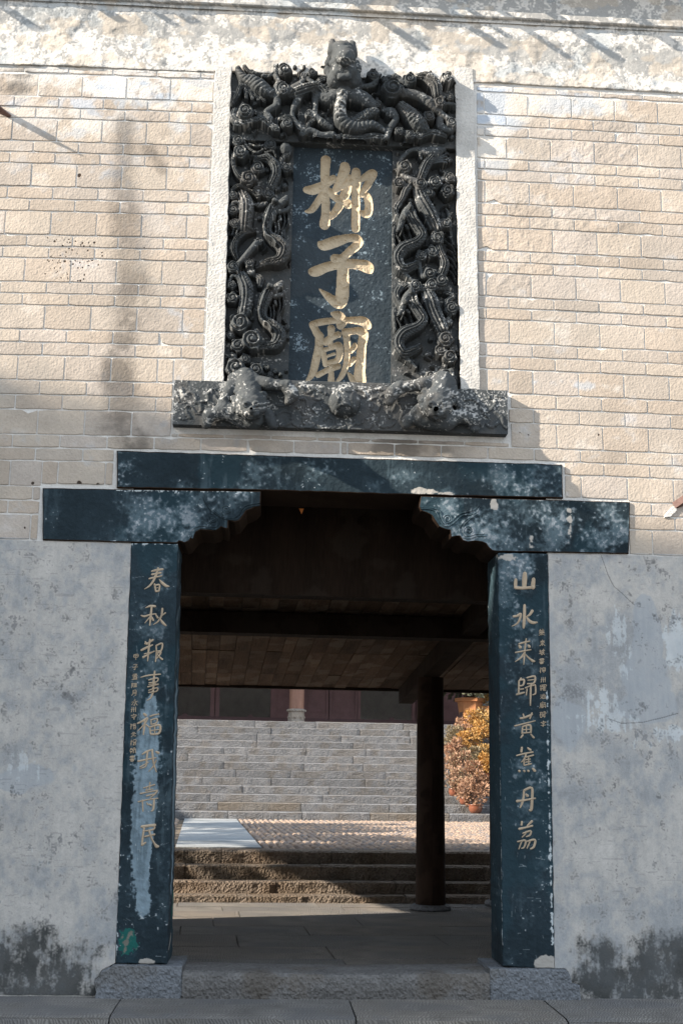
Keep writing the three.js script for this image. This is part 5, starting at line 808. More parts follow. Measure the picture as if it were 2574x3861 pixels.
// brush strokes standing a little proud of the pillar face
function strokeGeo(strokes, z, th) {
  const pos = [], idx = [];
  let si = 0; const th0 = th;
  for (const st of strokes) {
    th = th0 + 0.00012 * si++;
    const S = spline(st.length > 1 ? st : [[st[0][0] - st[0][2] * 0.2, st[0][1], st[0][2]], [st[0][0] + st[0][2] * 0.2, st[0][1] + 1, st[0][2]]], 4), L = [], Rr = [];
    const P = S.map(s => { const w = W(s[0], s[1], z), e = W(s[0] + 1, s[1], z); return [w.x, w.y, Math.max(0.0014, s[2] * 1.14 / 2 * (e.x - w.x))]; });
    for (let i = 0; i < P.length; i++) { const a = P[Math.max(0, i - 1)], b = P[Math.min(P.length - 1, i + 1)], l = Math.hypot(b[0] - a[0], b[1] - a[1]) || 1, nx = -(b[1] - a[1]) / l, ny = (b[0] - a[0]) / l; L.push([P[i][0] + nx * P[i][2], P[i][1] + ny * P[i][2]]); Rr.push([P[i][0] - nx * P[i][2], P[i][1] - ny * P[i][2]]); }
    const cap = (c, from, sgn) => { const o = []; const a0 = Math.atan2(from[1] - c[1], from[0] - c[0]); for (let k = 1; k < 5; k++) { const a = a0 + sgn * Math.PI * k / 5; o.push([c[0] + c[2] * Math.cos(a) * 0.8, c[1] + c[2] * Math.sin(a) * 0.8]); } return o; };
    const ring = [...Rr, ...cap(P[P.length - 1], Rr[Rr.length - 1], 1), ...L.slice().reverse(), ...cap(P[0], L[0], 1)];
    const o = pos.length / 3, m = ring.length;
    // strip faces: centre line to both sides, plus a low edge down to the stone
    for (const p of ring) pos.push(p[0], p[1], z + th); for (const p of ring) pos.push(p[0], p[1], z - 0.004); for (const p of P) pos.push(p[0], p[1], z + th * 0.8);
    const n = P.length, C = o + 2 * m, Rl = i => o + i, Ll = i => o + n + 4 + (n - 1 - i);
    for (let i = 0; i < n - 1; i++) { idx.push(C + i, Rl(i), Rl(i + 1), C + i, Rl(i + 1), C + i + 1); idx.push(C + i, C + i + 1, Ll(i + 1), C + i, Ll(i + 1), Ll(i)); }
    for (let k = 0; k < 5; k++) { idx.push(C + n - 1, o + n - 1 + k, o + n + k); const q = o + 2 * n + 3 + k, q2 = k === 4 ? o : q + 1; idx.push(C, q, q2); }
    for (let i = 0; i < m; i++) { const j = (i + 1) % m; idx.push(o + i, o + m + i, o + j, o + j, o + m + i, o + m + j); }
  }
  const g = geom(pos, idx), uv = new Float32Array(pos.length / 3 * 2); for (let i = 0; i < pos.length / 3; i++) { uv[2 * i] = pos[3 * i] * 2.3; uv[2 * i + 1] = pos[3 * i + 1] * 2.3; } g.setAttribute('uv', new THREE.BufferAttribute(uv, 2)); return g;
}
const PIL = frame.children.filter(c => c.name === 'pillar');
const L1 = [430, 2050, 0.3614], L2 = [430, 2780, 0.3659], R1 = [1840, 2080, 0.3488], R2 = [1840, 2780, 0.3659];
// compact notation: 'x y w x y w ...' per stroke, strokes split by '/'; a lone point is a dot
const S = s => s.split('/').map(q => { const v = q.trim().split(/\s+/).map(Number), o = []; for (let i = 0; i < v.length; i += 3) o.push([v[i], v[i + 1], v[i + 2]]); return o; });
const MID = [
  [0, L1, '393 288 14 450 275 22 512 266 18/396 322 18 490 304 18/368 366 16 420 352 16 502 336 10/462 254 18 446 310 22 410 390 20 372 440 16 318 474 6/474 374 8 505 410 24 545 440 24 578 446 8/424 420 16 432 470 16 440 500 16/428 436 14 476 430 16 470 492 16/436 498 16 470 494 16/442 464 8 460 460 8'],
  [0, L1, '332 668 8 380 650 20 432 654 20/284 748 10 320 758 18 380 740 14 442 732 10/394 660 18 384 760 20 374 852 12/378 764 14 322 828 6/396 768 16 412 800 20/436 740 12 460 776 20/538 722 14 486 762 10/506 678 20 496 750 18 462 810 14 412 844 6/482 780 8 510 824 24 544 856 14'],
  [0, L1, '324 1042 18 350 1042 18 408 1002 18/328 1022 14 346 1052 16/286 1112 20 340 1084 20 404 1056 12/304 1186 20 350 1160 14 424 1120 10/376 998 14 362 1110 18 352 1224 10/318 1150 12 396 1132 10/440 1062 14 444 1140 14 434 1230 12/440 1064 14 504 1040 16 494 1112 16 452 1122 12/450 1144 12 492 1130 14 470 1170 14 440 1204 8/452 1150 8 480 1186 14 506 1208 18'],
  [0, L1, '280 1394 8 360 1374 14 486 1362 12/426 1330 14 414 1440 20 408 1540 20 386 1606 14 344 1634 6/362 1422 12 456 1402 12 446 1440 12 366 1452 12/352 1494 12 464 1466 14/364 1530 10 452 1504 14 444 1540 12 362 1552 12/362 1472 8 440 1458 8'],
  [0, L1, '312 1774 20 334 1792 26/246 1876 14 300 1850 20 352 1818 16 320 1880 14 246 1956 6/324 1852 14 316 1920 20 308 1992 12/336 1888 14 364 1912 14/376 1802 14 420 1786 14 470 1778 12/384 1840 12 450 1826 14 442 1870 14 388 1886 12/386 1842 12 390 1884 12/374 1912 16 382 1984 16/376 1914 16 476 1892 20 472 1976 20 386 1988 16/384 1950 10 470 1940 10/426 1900 10 426 1984 10'],
  [0, L2, '292 176 12 330 150 18 376 132 16/250 246 18 300 236 16 434 210 12/348 146 16 338 220 18 330 296 14 268 322 6/270 306 12 356 258 10/394 128 20 400 190 18 408 260 18 438 358 10/436 236 12 404 300 12 358 352 6/434 148 16 462 162 24'],
  [0, L2, '306 522 12 420 488 14/372 464 14 364 544 12/272 580 14 360 562 12 448 548 16/326 548 10 404 534 10/336 604 14 412 586 12/250 664 12 340 644 12 454 628 10/446 556 14 416 592 14 372 626 8/294 646 14 300 762 12/414 636 16 406 740 18 384 760 10/340 676 12 352 694 14/366 690 18 386 700 16/340 520 8 340 560 8'],
  [0, L2, '286 920 24 350 912 24 424 904 26/418 912 16 408 948 16 300 968 12/312 936 18 300 1010 18 290 1104 18/288 1110 22 328 1084 16/318 1024 16 420 1000 18/362 956 18 384 1030 18 416 1090 16 440 1122 30 460 1124 18'],
  [1, R1, '394 232 36 390 300 46 386 392 36/296 300 26 292 350 32 292 396 24/288 388 28 380 394 26 492 382 28/488 294 32 482 350 38 482 396 30'],
  [1, R1, '390 578 24 388 680 28 382 790 26 378 826 16/268 700 20 310 694 22 348 672 22 338 730 20 306 780 16 252 806 6/474 638 26 446 680 22 410 702 10/408 700 10 436 744 26 480 768 28 526 764 14'],
  [1, R1, '328 998 14 380 982 16 446 968 12/408 940 12 394 1040 16 386 1160 14 380 1222 6/330 1016 20 346 1036 30/430 1012 20 444 1030 26/292 1090 14 380 1074 14 458 1060 12/386 1094 14 350 1146 16 288 1190 6/398 1108 8 436 1150 16 480 1182 24 500 1184 12'],
  [1, R1, '352 1366 14 340 1390 16/330 1396 16 326 1530 18/332 1392 14 382 1384 18 376 1440 16 332 1452 12/332 1490 12 378 1484 14/304 1544 16 350 1532 18 388 1522 14/414 1364 14 500 1348 18 490 1420 16 420 1428 12/424 1392 10 488 1384 10/396 1474 12 450 1452 14 506 1440 12/416 1482 12 408 1552 12/506 1444 14 508 1530 16 476 1548 10/458 1424 14 454 1540 18 452 1664 10'],
  [1, R1, '344 1802 18 400 1790 20 472 1758 18/374 1756 14 386 1800 16/470 1744 16 446 1806 14/284 1884 14 390 1858 14 504 1828 10/368 1890 14 362 1966 14/366 1892 14 450 1876 20 456 1960 16/370 1926 10 446 1920 10/366 1962 12 452 1954 12/408 1888 12 408 1956 12/372 1982 18 348 2012 14/458 1976 14 490 2012 18'],
  [1, R2, '344 106 20 338 150 20/404 110 16 434 132 20/290 188 12 370 168 14 458 152 14/386 176 16 370 220 14 338 256 8/362 226 12 366 284 14/378 206 12 462 184 14/376 234 10 432 224 10/376 258 10 432 248 10/366 290 12 442 272 12/412 196 12 412 284 12/318 346 22/362 344 18 372 350 20/404 342 18 414 350 20/456 322 18 478 346 24'],
  [1, R2, '366 546 18 360 620 20 346 680 18 326 724 12/368 546 20 446 522 22 448 640 24 440 744 26 418 748 12/386 588 20 404 604 26/292 658 24 360 650 18 482 628 14'],
  [1, R2, '344 870 20 340 904 18/448 864 22 398 912 12/316 944 22 380 930 16 452 912 18/354 990 14 434 964 16 426 1008 16 388 1024 10/394 968 12 376 1000 12 346 1030 10/300 1076 14 380 1064 18 368 1130 16 340 1144 10/342 1072 14 312 1150 10/398 1072 14 478 1056 20 466 1128 20 432 1150 12/432 1064 14 396 1142 12'],
];
for (const [p, f, s] of MID) part(PIL[p], 'inscribed_character', strokeGeo(S(s).map(st => st.map(q => toPx(f, q))), 0.012, 0.0022), M.giltS);
// the two columns of small signature characters, drawn on a 10 x 10 field: strokes 'x y x y ...'
const SMALL = {
  jia: '2 1 8 1 8 5 2 5 2 1/2 3 8 3/5 1 5 9', zi: '2 1 8 1 5 4/5 4 5 9 3 8/1 5 9 5', meng: '2 1 8 1 5 3 5 5/1 3 9 3/3 5 3 9/7 5 7 9/5 6 5 9/2 5 8 5 8 9/1 9 9 9', zou: '1 1 1 9/1 1 3 2 2 4 3 6 1 6/4 2 9 2/5 2 5 8/7 2 7 8/5 5 7 5/4 8 7 7/8 4 9 8/9 3 7 8', yue: '3 1 3 6 1 9/3 1 8 1 8 9 6 9/3 4 8 4/3 6 8 6',
  yong: '5 0 6 1/4 2 6 3 5 9 4 8/1 4 4 4 1 8/9 3 6 5/6 5 9 9', zhou: '2 1 2 6 1 9/5 1 5 9/8 1 8 9/1 4 1 5/4 4 4 5/7 4 7 5', shou: '5 0 5 1/1 2 1 3/1 2 9 2 8 4/2 5 8 5/6 4 6 9 5 8/4 6 5 7', xi: '1 2 4 2/2 1 2 9/1 5 4 4/5 2 9 2/6 1 6 4/8 1 8 4/5 4 9 4/6 5 6 9/6 5 9 5 9 9 6 9/6 7 9 7', yuan: '3 2 7 2/1 4 9 4/4 4 4 7 1 9/6 4 6 8 9 8', yang: '1 3 4 3/2 1 2 9/2 4 1 7/5 1 9 1 9 4 5 4 5 1/5 5 9 5/6 6 5 9/6 6 9 6 8 9/7 6 6 9', han: '1 2 4 2/2 1 2 3/1 3 4 3 4 6 1 6 1 3/1 7 4 7/2 6 2 9/5 3 7 1 9 3/5 4 6 4 6 9/7 4 9 4 9 9', shu: '2 1 8 1 8 4/1 2 9 2/2 4 8 4/5 0 5 6/1 6 9 6/3 7 7 7 7 9 3 9 3 7/3 8 7 8',
  ji: '3 0 1 3/2 2 2 6/2 2 8 2/5 2 5 9/2 4 8 4/2 5 8 5/1 6 9 6/5 7 1 9/5 7 9 9/6 0 6 1', dong: '2 2 8 2/5 0 5 9/3 3 7 3 7 5 3 5 3 3/5 6 1 9/5 6 9 9', po: '1 3 4 3/2 1 2 7/1 7 4 6/5 2 9 2 8 3/5 2 4 9/7 0 7 5/5 5 8 5 5 9/6 6 9 9', liu: '1 3 4 3/2 1 2 9/2 4 1 7/5 2 5 7 7 5/5 2 6 1/7 2 9 2 9 7 8 6/7 2 7 9', luo: '1 1 9 1 9 3 1 3 1 1/4 1 4 3/6 1 6 3/2 4 1 6 3 6 1 8/2 8 2 9/5 4 4 7/5 5 9 5/5 7 9 7/5 9 9 9/7 4 7 9/5 5 5 9', chi: '1 2 2 3/1 4 2 5/1 8 3 6/4 4 8 3 8 6 7 6/6 1 6 7/4 2 4 8 9 8 9 7', miao: '5 0 5 1/2 2 9 2/2 2 2 6 1 9/3 4 5 4/4 3 4 9/3 5 5 5 5 7 3 7 3 5/3 8 5 8/6 4 6 8 5 9/6 4 9 4 9 9/6 5 9 5/6 7 9 7', bei: '1 1 4 1/3 1 1 5/2 4 4 4 4 8 2 8 2 4/6 1 9 1 9 4 5 4 5 1/7 0 7 4/7 4 5 7/5 7 9 7/8 5 8 9', zih: '5 0 5 1/1 2 1 3/1 2 9 2 8 3/3 4 7 4 5 5/5 5 5 9 4 8/1 7 9 7',
};
const small = (k, f, list) => list.forEach(([n, x, y, s]) => part(PIL[k], 'inscribed_character', strokeGeo(SMALL[n].split('/').map(q => { const v = q.split(' ').map(Number), o = []; for (let i = 0; i < v.length; i += 2) o.push(toPx(f, [x + (v[i] - 5) * s / 9 - (v[i + 1] - 5) * 0.3, y + (v[i + 1] - 4.5) * s / 9 - (v[i] - 5) * 0.6, 6.4])); return o; }), 0.012, 0.0016), M.giltS));
small(0, L1, [['jia', 230, 1180, 62], ['zi', 222, 1285, 58], ['meng', 218, 1385, 60], ['zou', 212, 1475, 56], ['yue', 212, 1553, 56], ['yong', 216, 1655, 66], ['zhou', 208, 1727, 58], ['shou', 207, 1805, 58], ['xi', 200, 1902, 62], ['yuan', 205, 1985, 56], ['yang', 202, 2072, 62], ['han', 198, 2155, 60], ['shu', 191, 2240, 58]]);
small(1, R1, [['ji', 576, 870, 66], ['dong', 582, 985, 64], ['po', 578, 1085, 62], ['shu', 574, 1182, 58], ['liu', 584, 1277, 64], ['zhou', 593, 1382, 58], ['luo', 590, 1468, 66], ['chi', 590, 1562, 62], ['miao', 584, 1655, 70], ['bei', 584, 1762, 68], ['zih', 592, 1860, 60]]);
console.log('inscriptions done');
// ------------------------------------------------------------------ behind the door: passage, courtyard, stairs, hall (a frame turned 3 degrees from the front wall)
const AL = 3 * DEG, CA = Math.cos(AL), SA = Math.sin(AL);
const MC = new THREE.Matrix4().makeRotationY(AL);
const cw = g => { g.applyMatrix4(MC); return g; };                         // local (u, y, -v) to world
const loc = p => [p.x * CA - p.z * SA, -p.x * SA - p.z * CA];              // world to (u, v)
function onV(px, py, v) { const d = ray(px, py).clone(), t = (v + CAM_Z * CA) / (-d.x * SA - d.z * CA); return new THREE.Vector3(d.x * t, EYE + d.y * t, CAM_Z + d.z * t); }
const uAt = (px, py, v) => loc(onV(px, py, v))[0];
const lbox = (u0, u1, y0, y1, v0, v1) => box(u0, u1, y0, y1, -v1, -v0);
const FLOOR = 0.067, COURT = 0.50, V0 = 4.74;
function stoneBlock(u0, u1, y0, y1, v0, v1, rnd, rough, worn) { // block with a pitched, uneven front face and a softened top arris
  const nu = Math.max(4, Math.round((u1 - u0) / 0.055)), ny = 6, LV = [0, 0.1, 0.32, 0.55, 0.75, 0.91, 1], pos = [], idx = [], s = rnd() * 50, row = nu + 1, dz = (rnd() - 0.5) * 0.012, dy = (rnd() - 0.5) * 0.008;
  for (let j = 0; j <= ny; j++) for (let i = 0; i <= nu; i++) { const u = lerp(u0, u1, i / nu), y = lerp(y0, y1, LV[j]), e = i === 0 || i === nu ? 0.005 : 0, n = rough * (fbm(u * 13 + s, y * 17, 3) - 0.5) * 2 + (j === ny ? -0.020 : 0) - (j === 0 ? 0.012 : 0) - e; pos.push(u, y + (j === ny ? dy - worn * fbm(u * 4 + s, 2, 2) * 0.012 : 0), -(v0 - n + dz)); }
  for (const v of [v0 + 0.03, v1]) for (let i = 0; i <= nu; i++) { const u = lerp(u0, u1, i / nu); pos.push(u, y1 + dy + 0.002 - worn * 0.004 * vn(u * 9 + s, v), -v); }
  for (let j = 0; j < ny + 2; j++) for (let i = 0; i < nu; i++) { const a = j * row + i; idx.push(a, a + 1, a + row, a + 1, a + row + 1, a + row); }
  const parts = [boxUV(geom(pos, idx), 1, rnd(), rnd()), boxUV(lbox(u0 + 0.004, u1 - 0.004, y0, y1 - 0.02, v0 + 0.035, v1), 1)];
  const g = mergeGeometries(parts.map(q => { q.deleteAttribute('normal'); return q; })); g.computeVertexNormals(); return cw(g);
}
{
  const f = structure('passage_floor', 'chisel-dressed stone slabs under the gatehouse ceiling'), r = rng(61);
  part(f, 'bedding', boxUV(cw(lbox(-2.9, 5.2, -0.1, FLOOR - 0.03, 0.36, V0 + 0.1))), M.earth);
  const vs = [0.40, 1.02, 1.66, 2.30, 2.86, 3.50, 3.98, 4.36, V0];
  for (let k = 0; k < vs.length - 1; k++) { let u = -2.9 - r(); while (u < 5.0) { const w = 0.9 + 0.7 * r(), a = Math.max(-2.9, u), b = Math.min(5.2, u + w); if (b - a > 0.1) { const y = FLOOR + (r() - 0.5) * 0.007, g = lbox(a + 0.004, b - 0.004, FLOOR - 0.035, y, vs[k] + 0.004, vs[k + 1] - 0.004); part(f, 'slab', cw(boxUV(g, 1, r(), r())), M.chisel[Math.floor(r() * 3)]); } u += w; } }
}
{
  const st = thing('low_steps', 'four broad weathered brown stone steps rising from the passage to the courtyard', 'steps', [0, FLOOR, -V0]);
  const r = rng(62), tops = [0.133, 0.242, 0.376, COURT];
  tops.forEach((y1, i) => { let u = -3.2 - r() * 0.8; while (u < 5) { const w = 0.8 + 0.9 * r(); part(st, 'stone_block', stoneBlock(u + 0.003, u + w - 0.003, i ? tops[i - 1] - 0.02 : FLOOR - 0.05, y1, V0 + 0.26 * i, V0 + 0.26 * (i + 1) + 0.10, r, 0.016, 1), M.brownStone[Math.floor(r() * 3)]); u += w; } });
}
const VC0 = V0 + 0.26 * 3 + 0.36, VS = 14.75, RISE = 0.143, TREAD = 0.30, NST = 13, TOP = COURT + RISE * NST, VT = VS + TREAD * (NST - 1);
{
  const c = structure('courtyard', 'courtyard paved with small brown cobbles'), r = rng(63);
  part(c, 'bed', boxUV(cw(lbox(-9, 12, COURT - 0.3, COURT - 0.022, VC0, VS + 0.2))), M.earth);
  const cob = (s) => { const g = new THREE.SphereGeometry(0.5, 7, 3, 0, 2 * Math.PI, 0, Math.PI / 2); const p = g.attributes.position; for (let i = 0; i < p.count; i++) { const k = 1 + 0.16 * (LAT[(i * 37 + s * 911) & 65535] - 0.5); p.setXYZ(i, p.getX(i) * k, p.getY(i), p.getZ(i) * k); } g.computeVertexNormals(); return g; };
  const var_ = [1, 2, 3, 4].map(cob), near = [], far = [[], [], [], []];
  for (let v = VC0 + 0.05; v < VS; v += 0.135) for (let u = 0.36; u < 5.4; u += 0.088) near.push([u + 0.03 * (r() - 0.5) - 0.16 * ((v * 0.14) % 1) * 0, v + (Math.round(u / 0.088) % 2) * 0.06 + 0.03 * (r() - 0.5)]);
  for (let v = VC0 + 0.05; v < VS; v += 0.135) for (let u = -3.2; u < -0.66; u += 0.088) near.push([u + 0.03 * (r() - 0.5), v + (Math.round(u / 0.088) % 2) * 0.06]);
  // the cobbles that show largest: the near rows between the door jambs
  const show = ([u, v]) => (u > 0.3 && u < 3.2 ? 0 : 100) + v;
  near.sort((a, b) => show(a) - show(b));
  near.forEach(([u, v], n) => { const k = Math.floor(r() * 4), m = new THREE.Matrix4().makeRotationY((r() - 0.5) * 0.4).premultiply(new THREE.Matrix4().makeTranslation(u, COURT - 0.026 + 0.008 * r(), -v)).multiply(new THREE.Matrix4().makeScale(0.084 * (0.9 + 0.2 * r()), 0.068, 0.135 * (0.88 + 0.2 * r()))); const g = var_[k].clone().applyMatrix4(m); cw(g); if (n < 298) part(c, 'cobble', g, M.cobble[k]); else far[k].push(g); });
  far.forEach((L, k) => part(c, 'cobble', mergeGeometries(L), M.cobble[k], { kind: 'stuff' }));
  const path = structure('stone_path', 'pale grey slab path across the cobbled courtyard'); let v = VC0 - 0.02, n = 0;
  part(path, 'bed', boxUV(cw(lbox(-0.61, 0.30, COURT - 0.1, COURT - 0.012, VC0, VS))), M.earth);
  while (v < VS - 0.05) { const d = Math.min(VS - v, 0.42 + 0.5 * r()), y = COURT + 0.010 + 0.006 * r(); part(path, 'slab', cw(boxUV(lbox(-0.60, 0.29, COURT - 0.06, y, v + 0.006, v + d - 0.006), 0.8, r(), r())), M.pathSlab[n++ % 3]); v += d; }
}
{
  const st = thing('stone_staircase', 'wide flight of thirteen grey granite steps up to the hall', 'staircase', [-0.8, COURT, -VS]), r = rng(64);
  for (let i = 0; i < NST; i++) { let u = -5 - r() * 1.2; while (u < 5.6) { const w = 1.0 + 1.1 * r(), q = r(); part(st, 'stone_block', stoneBlock(u + 0.004, u + w - 0.004, COURT + RISE * i - (i ? 0.01 : 0.08), COURT + RISE * (i + 1), VS + TREAD * i, VS + TREAD * (i + 1) + 0.08, r, 0.006, 1), i < 4 && q < 0.25 ? M.granite[3] : M.granite[Math.floor(r() * 3)]); u += w; } }
  const pl = structure('hall_terrace', 'stone terrace in front of the hall at the head of the stairs');
  part(pl, 'terrace_core', boxUV(cw(lbox(-9, 12, COURT - 0.2, TOP - 0.03, VT + 0.40, 27))), M.granite[1]);
  for (let k = 0; k < 4; k++) for (let u = -6; u < 7; u += 0.9) part(pl, 'slab', cw(boxUV(lbox(u + 0.004, u + 0.896, TOP - 0.03, TOP - 0.002, VT + 0.40 + k * 0.6, VT + 0.996 + k * 0.6), 1, r(), r())), M.chisel[Math.floor(r() * 3)]);
  part(pl, 'flank', boxUV(cw(lbox(5.65, 12, COURT - 0.2, TOP - 0.04, VS, VT + 0.4))), M.granite[1]);
  part(pl, 'flank', boxUV(cw(lbox(-9, -6.3, COURT - 0.2, TOP - 0.04, VS, VT + 0.4))), M.granite[1]);
}
// ------------------------------------------------------------------ gatehouse ceiling, beams and posts
const ceilY = v => 2.80 - 0.114 * v;
{
  const c = thing('gatehouse_ceiling', 'sloping ceiling of old brown planks on dark beams inside the gate', 'ceiling', [1, 2.1, -3]), r = rng(65);
  const ends = [1.11, 2.30, 3.9, 4.95, 5.66];
  const plank = (u0, u1, v0, v1, off) => { const g = new THREE.BoxGeometry(u1 - u0, 0.028, v1 - v0, 1, 1, 4), p = g.attributes.position; g.translate((u0 + u1) / 2, 0, -(v0 + v1) / 2); for (let i = 0; i < p.count; i++) p.setY(i, p.getY(i) + 0.014 + off + ceilY(-p.getZ(i))); g.computeVertexNormals(); return g; };
  for (let u = -2.72; u < 5; ) { const w = 0.10 + 0.05 * r(); for (let k = 0; k < 4; k++) { const g = boxUV(plank(u + 0.002, u + w - 0.002, ends[k] + 0.002, ends[k + 1] - 0.002, 0.010 * r()), 1, r(), r()); part(c, 'plank', cw(g), M.wood[Math.floor(r() * 4)]); } u += w; }
  const beam = (u0, u1, v0, v1, y0, y1) => part(c, 'beam', cw(boxUV(lbox(u0, u1, y0, y1, v0, v1))), M.beam);
  beam(-2.72, 5.1, 2.34, 2.56, 2.349, ceilY(2.45) - 0.004);
  beam(-2.72, 5.1, 0.92, 1.10, 2.457, 3.4);                               // deep front beam, with dark boarding added to fill the black gap above
  beam(-2.72, 5.1, 0.37, 0.915, 3.30, 3.38); beam(-2.72, 5.1, 5.60, 5.68, ceilY(5.64) - 0.015, ceilY(5.64) + 0.05);  // first board added to keep sky light from leaking in overhead
  for (const u of [1.745, -2.68, 4.9]) { const g = new THREE.BoxGeometry(0.15, 0.157, 4.4, 1, 1, 8); g.translate(u, 0, -3.32); const p = g.attributes.position; for (let i = 0; i < p.count; i++) p.setY(i, p.getY(i) - 0.085 + ceilY(-p.getZ(i))); g.computeVertexNormals(); part(c, 'beam', cw(boxUV(g)), M.beam); }
  const rs = new THREE.BoxGeometry(8.2, 0.2, 4.66, 1, 1, 1); { const p = rs.attributes.position; rs.translate(1.16, 0, -3.45); for (let i = 0; i < p.count; i++) p.setY(i, p.getY(i) + 0.165 + ceilY(-p.getZ(i))); } part(c, 'roof_slab', cw(boxUV(rs)), M.tile);
  const sw = thing('side_wall', 'plain plastered side wall closing the left of the gate passage', 'wall', [-2.8, 0, -1]);
  part(sw, 'plaster_face', cw(boxUV(lbox(-2.95, -2.74, -0.1, 3.3, 0.36, 2.75))), M.house);
  const sw2 = thing('side_wall', 'plain plastered side wall closing the right of the gate passage', 'wall', [5.2, 0, -3]);
  part(sw2, 'plaster_face', cw(boxUV(lbox(5.06, 5.3, -0.1, 3.3, 0.36, 5.6))), M.house);
}
function post(name, label, p, y1, r0, r1, rb, group) {
  const t = thing(name, label, 'column', [p.x, FLOOR, p.z], group);
  const s = new THREE.CylinderGeometry(r1, r0, y1 - FLOOR - 0.05, 28, 6); s.translate(0, (y1 - FLOOR - 0.05) / 2 + 0.05, 0); const pp = s.attributes.position, uv = s.attributes.uv; for (let i = 0; i < pp.count; i++) { const n = 1 + 0.012 * (fbm(pp.getX(i) * 20 + 9, pp.getY(i) * 2, 3) - 0.5); pp.setX(i, pp.getX(i) * n); uv.setXY(i, uv.getX(i) * 0.75, uv.getY(i) * 2.1); }
  s.translate(p.x, FLOOR, p.z); part(t, 'shaft', s, M.column);
  const b = new THREE.LatheGeometry([[0, 0], [rb, 0], [rb * 1.03, 0.018], [rb * 0.98, 0.036], [rb * 0.86, 0.05], [0, 0.05]].map(q => new THREE.Vector2(...q)), 28); b.translate(p.x, FLOOR, p.z); part(t, 'base', boxUV(b), M.granite[1]); return t;
}
post('timber_column', 'dark brown round timber column on a low stone base beside the low steps', onFloor(1622, 3430, FLOOR), 2.175, 0.138, 0.124, 0.185);
post('timber_column', 'dark timber column half hidden behind the inscribed right pillar', onFloor(1892, 3414, FLOOR), 2.13, 0.115, 0.105, 0.165);

